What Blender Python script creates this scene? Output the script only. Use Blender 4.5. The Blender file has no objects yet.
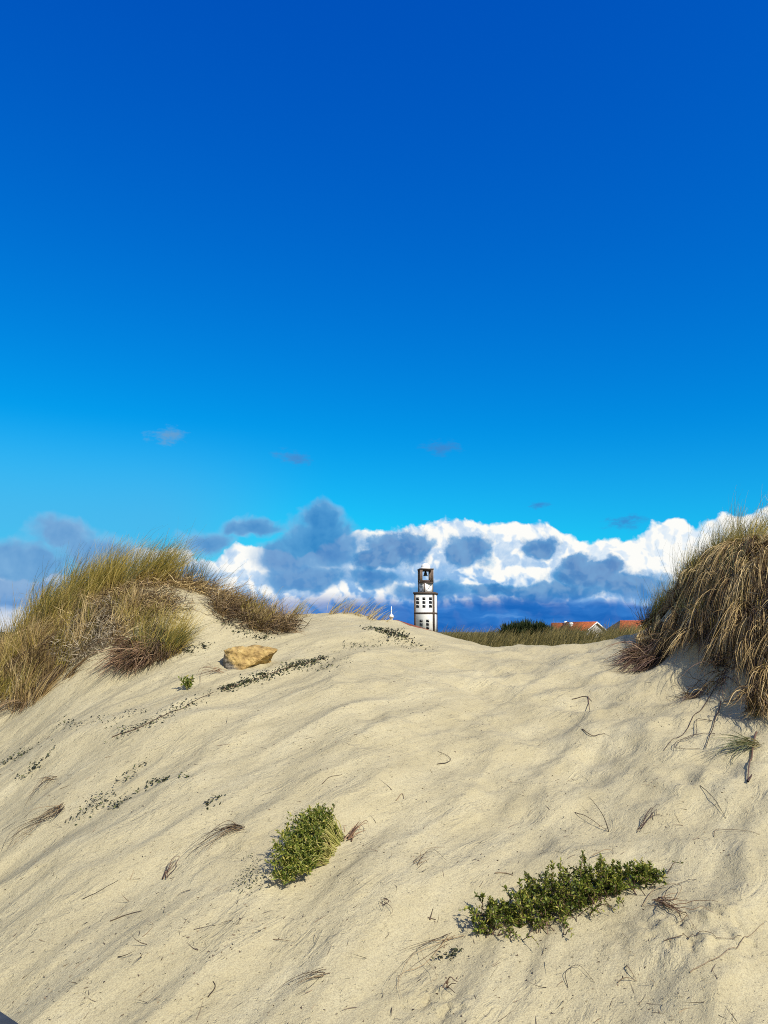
import bpy, math, random
import numpy as np

random.seed(7)
rng = np.random.default_rng(11)
scene = bpy.context.scene
COL = scene.collection
R = math.radians

# ------------------------------------------------------------------ camera
FPX = 769.0
PITCH = 8.87
SP, CP = math.sin(R(PITCH)), math.cos(R(PITCH))


def ray(px, py):
    """direction of a picture point as (X/Y, Z/Y); the eye is the origin"""
    u = (px - 384.0) / FPX
    v = (512.0 - py) / FPX
    y = CP - v * SP
    return u / y, (SP + v * CP) / y


cam_d = bpy.data.cameras.new('camera')
cam_d.sensor_fit = 'VERTICAL'
cam_d.sensor_height = 36.0
cam_d.lens = 36.0 * FPX / 1024.0
cam_d.clip_start = 0.05
cam_d.clip_end = 20000
cam = bpy.data.objects.new('camera', cam_d)
COL.objects.link(cam)
cam.location = (0, 0, 0)
cam.rotation_euler = (R(90 + PITCH), 0, 0)
scene.camera = cam

# ------------------------------------------------------------------ sun
SUN_AZ = 39.0      # degrees to the right of the direction behind the camera
SUN_EL = 42.0
sun_dir = np.array([math.sin(R(SUN_AZ)) * math.cos(R(SUN_EL)),
                    -math.cos(R(SUN_AZ)) * math.cos(R(SUN_EL)), math.sin(R(SUN_EL))])
from mathutils import Vector
sd = bpy.data.lights.new('sun', 'SUN')
sd.energy = 4.6
sd.angle = R(0.55)
sd.color = (1.0, 0.93, 0.82)
so = bpy.data.objects.new('sun', sd)
COL.objects.link(so)
so.rotation_euler = Vector(sun_dir).to_track_quat('Z', 'Y').to_euler()
so.location = (30, -20, 40)

scene.view_settings.view_transform = 'Standard'
scene.view_settings.look = 'None'
scene.view_settings.gamma = 1.0
scene.view_settings.exposure = 0.30
scene.view_settings.use_curve_mapping = False
scene.render.engine = 'CYCLES'
scene.cycles.use_denoising = False
scene.cycles.filter_width = 1.0
scene.cycles.max_bounces = 6
scene.cycles.diffuse_bounces = 3
scene.cycles.transparent_max_bounces = 4


# ------------------------------------------------------------------ node helper
class NT:
    def __init__(self, tree):
        self.t = tree

    def n(self, kind, **kw):
        nd = self.t.nodes.new(kind)
        for k, v in kw.items():
            setattr(nd, k, v)
        return nd

    def put(self, sock, v):
        if isinstance(v, bpy.types.NodeSocket):
            self.t.links.new(v, sock)
        elif v is not None:
            sock.default_value = v

    def m(self, op, a, b=None, c=None, clamp=False):
        nd = self.n('ShaderNodeMath', operation=op, use_clamp=clamp)
        self.put(nd.inputs[0], a)
        self.put(nd.inputs[1], b)
        self.put(nd.inputs[2], c)
        return nd.outputs[0]

    def vm(self, op, a, b=None):
        nd = self.n('ShaderNodeVectorMath', operation=op)
        self.put(nd.inputs[0], a)
        self.put(nd.inputs[1], b)
        return nd.outputs['Value'] if op in ('LENGTH', 'DOT_PRODUCT') else nd.outputs[0]

    def step(self, x, lo, hi, a=0.0, b=1.0):
        nd = self.n('ShaderNodeMapRange', interpolation_type='SMOOTHSTEP')
        for i, v in enumerate((x, lo, hi, a, b)):
            self.put(nd.inputs[i], v)
        return nd.outputs[0]

    def noise(self, vec, scale, detail=4, rough=0.55, dist=0.0):
        nd = self.n('ShaderNodeTexNoise')
        self.put(nd.inputs['Vector'], vec)
        nd.inputs['Scale'].default_value = scale
        nd.inputs['Detail'].default_value = detail
        nd.inputs['Roughness'].default_value = rough
        nd.inputs['Distortion'].default_value = dist
        return nd.outputs['Fac']

    def mix(self, f, a, b):
        nd = self.n('ShaderNodeMix', data_type='RGBA')
        self.put(nd.inputs[0], f)
        self.put(nd.inputs[6], a if isinstance(a, bpy.types.NodeSocket) else (*a, 1.0))
        self.put(nd.inputs[7], b if isinstance(b, bpy.types.NodeSocket) else (*b, 1.0))
        return nd.outputs[2]

    def ramp(self, f, stops):
        nd = self.n('ShaderNodeValToRGB')
        e = nd.color_ramp.elements
        while len(e) < len(stops):
            e.new(0.5)
        for el, (p, c) in zip(e, stops):
            el.position = p
            el.color = (*c, 1.0)
        self.put(nd.inputs[0], f)
        return nd.outputs[0]

    def comb(self, x, y, z=0.0):
        nd = self.n('ShaderNodeCombineXYZ')
        self.put(nd.inputs[0], x)
        self.put(nd.inputs[1], y)
        self.put(nd.inputs[2], z)
        return nd.outputs[0]


# ------------------------------------------------------------------ world: sky and clouds
world = bpy.data.worlds.new('World')
scene.world = world
world.use_nodes = True
wt = world.node_tree
wt.nodes.clear()
W = NT(wt)
sky = W.n('ShaderNodeTexSky', sky_type='NISHITA')
sky.sun_disc = False
sky.sun_elevation = R(SUN_EL)
sky.sun_rotation = math.atan2(sun_dir[0], sun_dir[1])
sky.altitude = 200
sky.air_density = 1.0
sky.dust_density = 0.4
sky.ozone_density = 2.5

CU = 7.69   # cloud chart: 1 unit = 100 picture points of arc


def chart(px, py):
    a, e = ray(px, py)
    return math.atan(a) * CU, math.atan2(e, math.sqrt(1 + a * a)) * CU


tc = W.n('ShaderNodeTexCoord')
sep = W.n('ShaderNodeSeparateXYZ')
wt.links.new(tc.outputs['Generated'], sep.inputs[0])
az = W.m('MULTIPLY', W.m('ARCTAN2', sep.outputs[0], sep.outputs[1]), CU)
el = W.m('MULTIPLY', W.m('ARCSINE', sep.outputs[2]), CU)
P0 = W.comb(az, el)

# deep, polarised blue of the photographed sky: per-channel power on the Nishita radiance
skys = W.vm('SCALE', sky.outputs[0])
skys.node.inputs['Scale'].default_value = 0.1
ss = W.n('ShaderNodeSeparateColor')
wt.links.new(skys, ss.inputs[0])
SKY_R = W.m('MULTIPLY', W.m('POWER', ss.outputs[0], 2.6), 0.06)
SKY_G = W.m('MULTIPLY', W.m('POWER', ss.outputs[1], 1.34), 1.12)
SKY_B = W.m('MULTIPLY', W.m('POWER', ss.outputs[2], 0.605), 0.96)
cc = W.n('ShaderNodeCombineColor')
for i, s in enumerate((SKY_R, SKY_G, SKY_B)):
    wt.links.new(s, cc.inputs[i])
skycol = cc.outputs[0]


def warp(vec, scale, amount, seed):
    nd = W.n('ShaderNodeTexNoise')
    nd.inputs['Scale'].default_value = scale
    nd.inputs['Detail'].default_value = 3
    wt.links.new(W.vm('ADD', vec, (seed, seed * 1.7, seed * 0.3)), nd.inputs['Vector'])
    d = W.vm('SUBTRACT', nd.outputs['Color'], (0.5, 0.5, 0.5))
    s = W.vm('SCALE', d)
    s.node.inputs['Scale'].default_value = amount
    return W.vm('ADD', vec, s)


PW = warp(P0, 3.0, 0.16, 3.1)
PW = warp(PW, 10.0, 0.05, 8.3)
PL = warp(P0, 2.0, 0.30, 15.0)
PL = warp(PL, 6.0, 0.14, 4.0)


def billow(vec, seed, scales=((2.4, 0.50), (5.5, 0.28), (12.0, 0.15), (26.0, 0.07))):
    """cauliflower height field: Voronoi cells at four sizes"""
    v = W.vm('ADD', vec, (seed, seed, 0))
    tot = None
    for sc_, amp in scales:
        nd = W.n('ShaderNodeTexVoronoi', feature='SMOOTH_F1', voronoi_dimensions='2D')
        nd.inputs['Scale'].default_value = sc_
        nd.inputs['Smoothness'].default_value = 0.45
        wt.links.new(v, nd.inputs['Vector'])
        t = W.m('MULTIPLY', W.m('SUBTRACT', 1.0, nd.outputs['Distance']), amp)
        tot = t if tot is None else W.m('ADD', tot, t)
    return tot


def profile(points):
    """height of the cloud tops (chart units) along the azimuth, as a float curve"""
    lo, hi = -9.0, 9.0
    nd = W.n('ShaderNodeFloatCurve')
    cu = nd.mapping.curves[0]
    pts = [chart(*p) for p in points]
    pts = [(-9.0, 1.0), (-7.0, 1.6), (-5.6, 1.0)] + pts + [(5.8, 1.9), (7.4, 1.2), (9.0, 1.5)]
    pts = [((x - lo) / (hi - lo), y / 2.5) for x, y in pts]
    while len(cu.points) < len(pts):
        cu.points.new(0.5, 0.5)
    for p, (x, y) in zip(cu.points, pts):
        p.location = (x, y)
        p.handle_type = 'VECTOR'
    nd.mapping.update()
    sp = W.n('ShaderNodeSeparateXYZ')
    wt.links.new(PW, sp.inputs[0])
    wt.links.new(W.m('MULTIPLY_ADD', sp.outputs[0], 1 / (hi - lo), 0.5), nd.inputs[1])
    return W.m('MULTIPLY', nd.outputs[0], 2.5), sp.outputs[1]


def lobes(vec, items):
    best = None
    for px, py, rx, ry in items:
        cx, cy = chart(px, py)
        d = W.vm('SUBTRACT', vec, (cx, cy, 0))
        d = W.vm('MULTIPLY', d, (100.0 / rx, 100.0 / ry, 0))
        v = W.m('SUBTRACT', 1.0, W.vm('LENGTH', d))
        best = v if best is None else W.m('SMOOTH_MAX', best, v, 0.12)
    return best


h0 = billow(PW, 2.0)
h1 = billow(W.vm('ADD', PW, (0.045, 0.065, 0)), 2.0)
relief = W.m('SUBTRACT', h0, h1)                      # > 0 where the puff faces the sun
leftw = W.step(az, -0.4, -2.4)

# 0: pale haze low over the horizon, thicker to the left
haze = W.m('MULTIPLY', W.step(el, 2.1, 0.9), W.m('MULTIPLY_ADD', leftw, 0.60, 0.10))
skyh = W.mix(haze, skycol, (0.075, 0.33, 0.63))

# A: the bright cumulus rank at the back
topA, elw = profile([(-200, 575), (0, 580), (60, 570), (120, 552), (160, 545), (200, 556), (235, 542), (270, 540), (300, 552),
                     (340, 535), (366, 529), (400, 525), (430, 521), (442, 516), (465, 517), (482, 522), (492, 526), (502, 522), (520, 522), (536, 520), (552, 524), (566, 532),
                     (592, 540), (618, 538), (638, 533), (655, 521), (682, 520), (700, 527), (730, 515), (768, 505),
                     (900, 480)])
below = W.m('SUBTRACT', topA, elw)
dA = W.m('ADD', below, W.m('MULTIPLY', W.m('SUBTRACT', h0, 0.66), 0.24))
dA = W.m('ADD', dA, W.m('MULTIPLY', W.m('SUBTRACT', W.noise(P0, 16.0, 4, 0.6), 0.5), 0.05))
aA = W.step(dA, -0.012, 0.04)
soft = W.m('SUBTRACT', W.noise(P0, 2.1, 5, 0.55), 0.5)
litA = W.m('MULTIPLY_ADD', relief, 3.6, 0.83)
litA = W.m('SUBTRACT', litA, W.step(below, 0.15, 0.75, 0.0, 0.40))
litA = W.m('ADD', litA, W.m('MULTIPLY', soft, 0.75))
litA = W.m('ADD', litA, W.step(az, 1.6, 2.6, 0.0, 0.16))
fineA = W.m('SUBTRACT', W.noise(PW, 11.0, 5, 0.6), 0.5)
litA = W.m('SMOOTH_MAX', litA, W.m('ADD', W.step(below, 0.25, 0.85, 0.58, 0.12), W.step(az, 1.6, 2.6, 0.0, 0.12)), 0.25)
litA = W.m('ADD', litA, W.m('MULTIPLY', fineA, 0.45))
colA = W.ramp(litA, [(0.05, (0.085, 0.255, 0.56)), (0.38, (0.24, 0.42, 0.66)), (0.66, (0.58, 0.67, 0.76)), (0.90, (0.80, 0.80, 0.77))])

# B: blue-grey masses in the shade, nearer than the white rank (crisp ones right, soft ones left)
fR = lobes(PW, [(398, 549, 42, 24), (382, 560, 36, 16), (468, 551, 30, 19), (540, 549, 25, 14), (588, 574, 46, 19), (575, 562, 20, 12), (612, 566, 18, 12), (632, 584, 36, 18),
                (500, 590, 44, 8), (556, 590, 50, 12)])
dR = W.m('ADD', fR, W.m('ADD', W.m('MULTIPLY', soft, 1.0), W.m('MULTIPLY', W.m('SUBTRACT', h0, 0.66), 0.9)))
dR = W.m('ADD', dR, W.m('MULTIPLY', W.m('SUBTRACT', W.noise(P0, 9.0, 5, 0.62), 0.5), 0.55))
aR = W.m('MULTIPLY', W.step(dR, -0.05, 0.30), 0.88)
litR = W.m('ADD', W.m('MULTIPLY_ADD', relief, 1.0, W.m('SUBTRACT', 0.62, W.step(dR, 0.0, 0.6, 0.0, 0.42))), W.m('MULTIPLY', soft, 0.7))
colR = W.ramp(litR, [(0.05, (0.020, 0.150, 0.40)), (0.45, (0.055, 0.240, 0.50)), (0.9, (0.25, 0.46, 0.66))])

fL = lobes(PL, [(318, 522, 27, 28), (322, 545, 50, 36), (285, 562, 36, 22), (305, 580, 56, 17), (205, 545, 34, 22), (250, 530, 40, 12), (372, 578, 40, 14), (430, 594, 50, 14),
                (60, 537, 38, 20), (15, 568, 90, 32), (100, 556, 58, 26), (20, 596, 110, 26), (95, 585, 60, 20), (180, 582, 50, 22), (-60, 575, 90, 40)])
nL = W.m('SUBTRACT', W.noise(PL, 3.0, 6, 0.55), 0.5)
dL = W.m('ADD', fL, W.m('MULTIPLY', nL, 0.85))
aL = W.m('MULTIPLY', W.step(dL, -0.02, W.step(leftw, 0.0, 1.0, 0.40, 0.60)), 0.92)
litL = W.m('ADD', W.m('SUBTRACT', 0.68, W.step(dL, 0.05, 0.75, 0.0, 0.46)), W.m('ADD', W.m('MULTIPLY', nL, 0.55), W.m('MULTIPLY', relief, 0.5)))
colL = W.mix(leftw, W.ramp(litL, [(0.08, (0.028, 0.165, 0.43)), (0.45, (0.075, 0.26, 0.52)), (0.9, (0.26, 0.46, 0.67))]),
             W.ramp(litL, [(0.08, (0.095, 0.245, 0.49)), (0.45, (0.17, 0.335, 0.56)), (0.9, (0.36, 0.52, 0.68))]))

# C: the deep blue rain band over the horizon with thin pale streaks
PS = W.vm('MULTIPLY', PW, (0.6, 3.4, 1.0))
nC = W.noise(PS, 1.5, 5, 0.55)
aC = W.step(W.m('ADD', el, W.m('MULTIPLY', nC, 0.16)), 0.50, 0.30)
aC = W.m('MULTIPLY', aC, W.step(az, -2.6, 0.2, 0.25, 0.97))
colC = W.ramp(nC, [(0.40, (0.006, 0.105, 0.40)), (0.56, (0.025, 0.16, 0.49)), (0.70, (0.12, 0.31, 0.64))])

# D: small torn scraps high above the bank
fD = lobes(W.vm('ADD', PW, (0.0, 0.0, 0.0)), [(167, 438, 24, 11), (293, 457, 24, 9), (443, 449, 27, 10), (541, 504, 16, 6), (625, 523, 24, 9)])
PD = W.vm('MULTIPLY', P0, (1.0, 2.4, 1.0))
dD = W.m('ADD', fD, W.m('MULTIPLY', W.m('SUBTRACT', W.noise(PD, 6.0, 6, 0.68), 0.5), 2.2))
aD = W.m('MULTIPLY', W.step(dD, 0.10, 1.0), W.step(el, 1.2, 2.0, 0.8, 0.85))
colD = W.mix(leftw, (0.035, 0.20, 0.50), (0.12, 0.29, 0.50))

c = W.mix(aA, skyh, colA)
c = W.mix(aL, c, colL)
c = W.mix(aR, c, colR)
c = W.mix(aC, c, colC)
c = W.mix(aD, c, colD)
# E: unseen bright cloud added behind the camera as neutral fill for blue shadows
nE = W.noise(W.vm('MULTIPLY', tc.outputs['Generated'], (1.0, 1.0, 1.6)), 2.6, 6, 0.6)
aE = W.m('MULTIPLY', W.step(nE, 0.38, 0.62), W.step(sep.outputs[1], 0.15, -0.35))
c = W.mix(aE, c, (0.50, 0.47, 0.42))
bg = W.n('ShaderNodeBackground')
bg.inputs['Strength'].default_value = 1.0
wt.links.new(c, bg.inputs[0])
wo = W.n('ShaderNodeOutputWorld')
wt.links.new(bg.outputs[0], wo.inputs[0])
world.cycles.sampling_method = 'MANUAL'
world.cycles.sample_map_resolution = 512

# ------------------------------------------------------------------ numeric noise
_perm = np.random.default_rng(5).permutation(256)
_perm = np.concatenate([_perm, _perm])
_ga = np.random.default_rng(6).uniform(0, 2 * np.pi, 256)
_gx, _gy = np.cos(_ga), np.sin(_ga)


def perlin(x, y):
    xi = np.floor(x).astype(np.int64)
    yi = np.floor(y).astype(np.int64)
    xf, yf = x - xi, y - yi
    xi &= 255
    yi &= 255
    u = xf * xf * xf * (xf * (xf * 6 - 15) + 10)
    v = yf * yf * yf * (yf * (yf * 6 - 15) + 10)

    def g(ix, iy, dx, dy):
        k = _perm[_perm[ix & 255] + (iy & 255)]
        return _gx[k] * dx + _gy[k] * dy
    n00 = g(xi, yi, xf, yf)
    n10 = g(xi + 1, yi, xf - 1, yf)
    n01 = g(xi, yi + 1, xf, yf - 1)
    n11 = g(xi + 1, yi + 1, xf - 1, yf - 1)
    return (n00 * (1 - u) + n10 * u) * (1 - v) + (n01 * (1 - u) + n11 * u) * v


def sstep(x, a, b):
    t = np.clip((x - a) / (b - a), 0, 1)
    return t * t * (3 - 2 * t)


# ------------------------------------------------------------------ the dune
CREST = [(-700, 760), (-300, 735), (-100, 712), (0, 690), (60, 655), (100, 640), (150, 628), (200, 619), (260, 620), (300, 618), (345, 614),
         (385, 622), (430, 634), (490, 647), (530, 649), (580, 646), (620, 643), (680, 640), (768, 636), (1100, 650), (1500, 660)]
_ca = np.array([ray(px, py)[0] for px, py in CREST])
_ce = np.array([ray(px, py)[1] for px, py in CREST])
_fine = np.linspace(_ca[0], _ca[-1], 600)
_ef = np.interp(_fine, _ca, _ce)
_k = np.hanning(23)
_ef = np.convolve(np.pad(_ef, 11, 'edge'), _k / _k.sum(), 'valid')
_prng = np.random.default_rng(21)
PITS = [(_prng.uniform(-0.3, 3.2), _prng.uniform(4.6, 9.5), _prng.uniform(0.11, 0.24), _prng.uniform(0.012, 0.030), _prng.uniform(0, 3.1)) for _ in range(75)]
PITS += [(_prng.uniform(-4, 0.3), _prng.uniform(4.0, 9.0), _prng.uniform(0.08, 0.16), _prng.uniform(0.005, 0.014), _prng.uniform(0, 3.1)) for _ in range(30)]


def H(x, y, detail=True):
    x = np.asarray(x, dtype=float)
    y = np.asarray(y, dtype=float)
    ys = np.maximum(y, 1.0)
    a = x / ys
    e = np.interp(a, _fine, _ef)
    yc = 10.4 + 0.5 * np.sin(a * 4 + 1.0)
    zc = e * yc
    y0 = 3.0
    z0 = -1.86 + 0.03 * np.clip(x, -4, 4)
    t = (ys - y0) / (yc - y0)
    tt = np.clip(t, 0, 1)
    k = 1.30
    g = 1 - (1 - tt) ** k
    g = np.where(t < 0, np.maximum(t * k, -0.12) , g)
    z = z0 + (zc - z0) * g
    over = y - yc
    z = z - 2.0 * sstep(over, -0.3, 7.0)
    # plain behind, with the grassy second ridge
    plain = -3.0 + 2.72 * np.exp(-((y - 27) / 7.0) ** 2) * (1 + 0.12 * perlin(x * 0.12 + 3, y * 0.1))
    far = sstep(over, 3.0, 11.0)
    z = z * (1 - far) + plain * far
    # left hillock under the grass
    dx = (x + 3.55) / 1.75
    dy = (y - 9.3) / 1.15
    rr = dx * dx + dy * dy
    z = z + 0.62 * np.exp(-rr ** 1.6)
    # right mound, a ridge running away from the camera with a steep left flank
    wob = 0.35 * perlin(x * 0.8 + 9, y * 0.9 + 2)
    m = sstep(x + 0.6 * wob - 0.05 * (y - 8), 3.0, 4.2) * sstep(y + 0.5 * wob, 5.6, 7.0) * (1 - sstep(y, 9.3, 12.5))
    z = z + (1.02 + 0.22 * np.clip(x - 3.7, 0, 3)) * m
    z = np.where(y < 1.0, np.maximum(z, -1.95), z)
    if not detail:
        return z
    near = (y > 1.5) & (y < 14) & (np.abs(x) < 9)
    if near.any():
        xn, yn = x[near], y[near]
        c_, s_ = math.cos(R(52)), math.sin(R(52))
        wx = xn + 0.25 * perlin(xn * 0.7, yn * 0.7 + 5)
        wy = yn + 0.25 * perlin(xn * 0.7 + 8, yn * 0.7)
        u = wx * c_ + wy * s_          # along the wind streaks
        v = -wx * s_ + wy * c_         # across them
        n1 = perlin(u * 0.5 + 3, v * 1.75)
        n2 = perlin(u * 1.3 + 7, v * 5.2 + 2)
        n3 = perlin(u * 3.0, v * 13.0 + 9)
        r1 = 1 - np.abs(n1) * 2
        soft = sstep(xn, -0.5, 2.0)
        d = (0.062 - 0.022 * soft) * r1 + 0.019 * n2 + 0.007 * n3 * (1 - 0.3 * soft) + 0.008 * perlin(xn * 8 + 3, yn * 9) * (0.4 + 0.6 * soft) + 0.006 * np.maximum(0, perlin(u * 2.2 + 5, v * 6.0 + 1) - 0.1) * 4
        d = d + 0.05 * perlin(xn * 1.1 + 4, yn * 1.3) + soft * 0.080 * perlin(wx * 1.7 + 2, wy * 2.0 + 6) + soft * 0.030 * perlin(xn * 3.1, yn * 3.1 + 3)
        for (qx, qy, r, dep, an) in PITS:
            ddx, ddy = xn - qx, yn - qy
            sel = (np.abs(ddx) < 3 * r) & (np.abs(ddy) < 3 * r)
            if sel.any():
                ca, sa = math.cos(an), math.sin(an)
                p = (ddx[sel] * ca + ddy[sel] * sa) / r
                q = (-ddx[sel] * sa + ddy[sel] * ca) / (0.6 * r)
                rq = p * p + q * q
                d[sel] += min(dep, 0.10 * r) * (-np.exp(-rq) + 0.45 * np.exp(-(np.sqrt(rq) - 1.5) ** 2 * 3))
        # crumbled crust at the lower right
        crust = np.exp(-(((xn - 1.55) / 0.35) ** 2 + ((yn - 4.05) / 0.22) ** 2)) + np.exp(-(((xn - 0.25) / 0.16) ** 2 + ((yn - 3.72) / 0.1) ** 2))
        d = d + crust * (0.05 * np.abs(perlin(xn * 9, yn * 9)) + 0.02 * np.round(2 * perlin(xn * 14, yn * 14)))
        d = d + 0.0035 * perlin(xn * 22, yn * 22)
        zz = np.zeros_like(x)
        fade = sstep(yn, 1.5, 2.5) * (1 - sstep(yn, 12, 14)) * (1 - sstep(np.abs(xn), 7, 9))
        zz[near] = d * fade
        z = z + zz
    return z


def hit(px, py):
    """where the line of sight through a picture point meets the sand"""
    a, e = ray(px, py)
    ys = np.arange(2.2, 14.0, 0.01)
    hz = H(a * ys, ys)
    idx = np.nonzero(e * ys <= hz)[0]
    y = ys[idx[0]] if len(idx) else 10.4
    x = a * y
    return np.array([x, y, float(H(np.array([x]), np.array([y]))[0])])


# ------------------------------------------------------------------ mesh helpers
def mesh_np(name, v, f, mat, parent=None, attrs=None, smooth=False):
    me = bpy.data.meshes.new(name)
    v = np.asarray(v, dtype=np.float32)
    f = np.asarray(f, dtype=np.int32)
    n, k = f.shape
    me.vertices.add(len(v))
    me.vertices.foreach_set('co', v.ravel())
    me.loops.add(n * k)
    me.loops.foreach_set('vertex_index', f.ravel())
    me.polygons.add(n)
    me.polygons.foreach_set('loop_start', np.arange(0, n * k, k, dtype=np.int32))
    me.polygons.foreach_set('loop_total', np.full(n, k, dtype=np.int32))
    if smooth:
        me.polygons.foreach_set('use_smooth', np.ones(n, dtype=bool))
    for an, av in (attrs or {}).items():
        at = me.attributes.new(an, 'FLOAT', 'POINT')
        at.data.foreach_set('value', np.asarray(av, dtype=np.float32))
    me.update(calc_edges=True)
    me.validate()
    me.materials.append(mat)
    o = bpy.data.objects.new(name, me)
    COL.objects.link(o)
    if parent is not None:
        o.parent = parent
        o.location = -parent.location
    return o


def tag(o, label, cat, group=None):
    o['label'] = label
    o['category'] = cat
    if group:
        o['group'] = group
    return o


def kind(o, k):
    o['kind'] = k
    return o


def empty(name, loc, label, cat, group=None):
    o = bpy.data.objects.new(name, None)
    COL.objects.link(o)
    o.location = loc
    o.empty_display_size = 0.1
    return tag(o, label, cat, group)


class Geo:
    """collects pieces (quads) of ONE part"""

    def __init__(self):
        self.v, self.f, self.tint, self.along, self.n = [], [], [], [], 0

    def add(self, v, f, tint=None, along=None):
        v = np.asarray(v, float).reshape(-1, 3)
        self.v.append(v)
        self.f.append(np.asarray(f, int) + self.n)
        self.tint.append(np.zeros(len(v)) if tint is None else tint)
        self.along.append(np.zeros(len(v)) if along is None else along)
        self.n += len(v)

    def build(self, name, mat, parent=None, smooth=False):
        return mesh_np(name, np.concatenate(self.v), np.concatenate(self.f), mat, parent,
                       {'tint': np.concatenate(self.tint), 'along': np.concatenate(self.along)}, smooth)


def norm(a):
    return a / np.maximum(np.linalg.norm(a, axis=-1, keepdims=True), 1e-9)


def blades(geo, base, d0, bend, L, w, S=5, pw=1.4, follow=None, wiggle=0.0, tip=0.12, wpow=0.8, shift=None):
    n = len(base)
    L = np.broadcast_to(L, n).astype(float)
    w = np.broadcast_to(w, n).astype(float)
    p = np.array(base, float)
    ref = norm(rng.normal(size=(n, 3)))
    tint = rng.uniform(0, 1, n)
    if shift is not None:
        tint = np.clip(0.55 * tint + 0.22 + shift, 0, 1)
    vs, al = [], []
    d = norm(d0)
    for i in range(S + 1):
        s = i / S
        if i:
            d = norm(d0 + bend * (s ** pw) + wiggle * rng.normal(size=(n, 3)))
            p = p + d * (L / S)[:, None]
            if follow is not None:
                p[:, 2] = np.maximum(p[:, 2], H(p[:, 0], p[:, 1]) + follow)
        side = norm(np.cross(d, ref))
        ww = (w * 0.5 * np.maximum(1 - s ** 1.5, tip) ** wpow)[:, None]
        vs.append(np.stack([p - side * ww, p + side * ww], 1))
        al.append(np.full((n, 2), s))
    v = np.stack(vs, 1)                      # n, S+1, 2, 3
    a = np.stack(al, 1).reshape(-1)
    idx = np.arange(n * (S + 1) * 2).reshape(n, S + 1, 2)
    f = np.stack([idx[:, :-1, 0], idx[:, :-1, 1], idx[:, 1:, 1], idx[:, 1:, 0]], -1).reshape(-1, 4)
    geo.add(v.reshape(-1, 3), f, np.repeat(tint, (S + 1) * 2), a)


def tube(geo, pts, r0, r1=None, sides=5, tint=None):
    pts = np.asarray(pts, float)
    n = len(pts)
    r1 = r0 if r1 is None else r1
    tg = norm(np.gradient(pts, axis=0))
    up = np.array([0.3, 0.2, 0.93])
    s1 = norm(np.cross(tg, up))
    s2 = np.cross(tg, s1)
    rad = np.linspace(r0, r1, n)[:, None]
    ang = np.linspace(0, 2 * np.pi, sides, endpoint=False)
    ring = np.stack([pts + rad * (math.cos(t) * s1 + math.sin(t) * s2) for t in ang], 1)
    idx = np.arange(n * sides).reshape(n, sides)
    nx = np.roll(idx, -1, 1)
    f = np.stack([idx[:-1], nx[:-1], nx[1:], idx[1:]], -1).reshape(-1, 4)
    k = n * sides
    geo.add(ring.reshape(-1, 3), f, np.full(k, rng.uniform() if tint is None else tint), np.repeat(np.linspace(0, 1, n), sides))


def box(geo, lo, hi, rot=0.0, org=(0, 0, 0), bevel=0.0):
    x0, y0, z0 = lo
    x1, y1, z1 = hi
    v = np.array([(x0, y0, z0), (x1, y0, z0), (x1, y1, z0), (x0, y1, z0), (x0, y0, z1), (x1, y0, z1), (x1, y1, z1), (x0, y1, z1)], float)
    c_, s_ = math.cos(rot), math.sin(rot)
    v = np.stack([v[:, 0] * c_ - v[:, 1] * s_ + org[0], v[:, 0] * s_ + v[:, 1] * c_ + org[1], v[:, 2] + org[2]], 1)
    geo.add(v, [(0, 3, 2, 1), (4, 5, 6, 7), (0, 1, 5, 4), (1, 2, 6, 5), (2, 3, 7, 6), (3, 0, 4, 7)])


def spline(pts, n):
    """Catmull-Rom through the given points"""
    pts = np.asarray(pts, float)
    if len(pts) == 2:
        return pts[0] + (pts[1] - pts[0]) * np.linspace(0, 1, n)[:, None]
    q = np.concatenate([[2 * pts[0] - pts[1]], pts, [2 * pts[-1] - pts[-2]]])
    out = []
    for t in np.linspace(0, len(pts) - 1 - 1e-6, n):
        i = int(t)
        u = t - i
        a, b, c_, d = q[i], q[i + 1], q[i + 2], q[i + 3]
        out.append(0.5 * (2 * b + (c_ - a) * u + (2 * a - 5 * b + 4 * c_ - d) * u * u + (3 * b - a - 3 * c_ + d) * u ** 3))
    return np.array(out)


# ------------------------------------------------------------------ materials
def mat_new(name):
    m = bpy.data.materials.new(name)
    m.use_nodes = True
    m.node_tree.nodes.clear()
    return m, NT(m.node_tree)


def finish(m, N, color, rough=0.8, bump=None, strength=0.3, dist=0.01, translucent=0.0, spec=0.3):
    b = N.n('ShaderNodeBsdfPrincipled')
    N.put(b.inputs['Base Color'], color if isinstance(color, bpy.types.NodeSocket) else (*color, 1))
    N.put(b.inputs['Roughness'], rough)
    b.inputs['Specular IOR Level'].default_value = spec
    if bump is not None:
        bp = N.n('ShaderNodeBump')
        bp.inputs['Strength'].default_value = strength
        bp.inputs['Distance'].default_value = dist
        N.put(bp.inputs['Height'], bump)
        N.t.links.new(bp.outputs[0], b.inputs['Normal'])
    out = N.n('ShaderNodeOutputMaterial')
    if translucent:
        tr = N.n('ShaderNodeBsdfTranslucent')
        N.put(tr.inputs[0], color if isinstance(color, bpy.types.NodeSocket) else (*color, 1))
        mx = N.n('ShaderNodeMixShader')
        mx.inputs[0].default_value = translucent
        N.t.links.new(b.outputs[0], mx.inputs[1])
        N.t.links.new(tr.outputs[0], mx.inputs[2])
        N.t.links.new(mx.outputs[0], out.inputs[0])
    else:
        N.t.links.new(b.outputs[0], out.inputs[0])
    return m


def attr(N, name):
    a = N.n('ShaderNodeAttribute')
    a.attribute_name = name
    return a.outputs['Fac']


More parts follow.
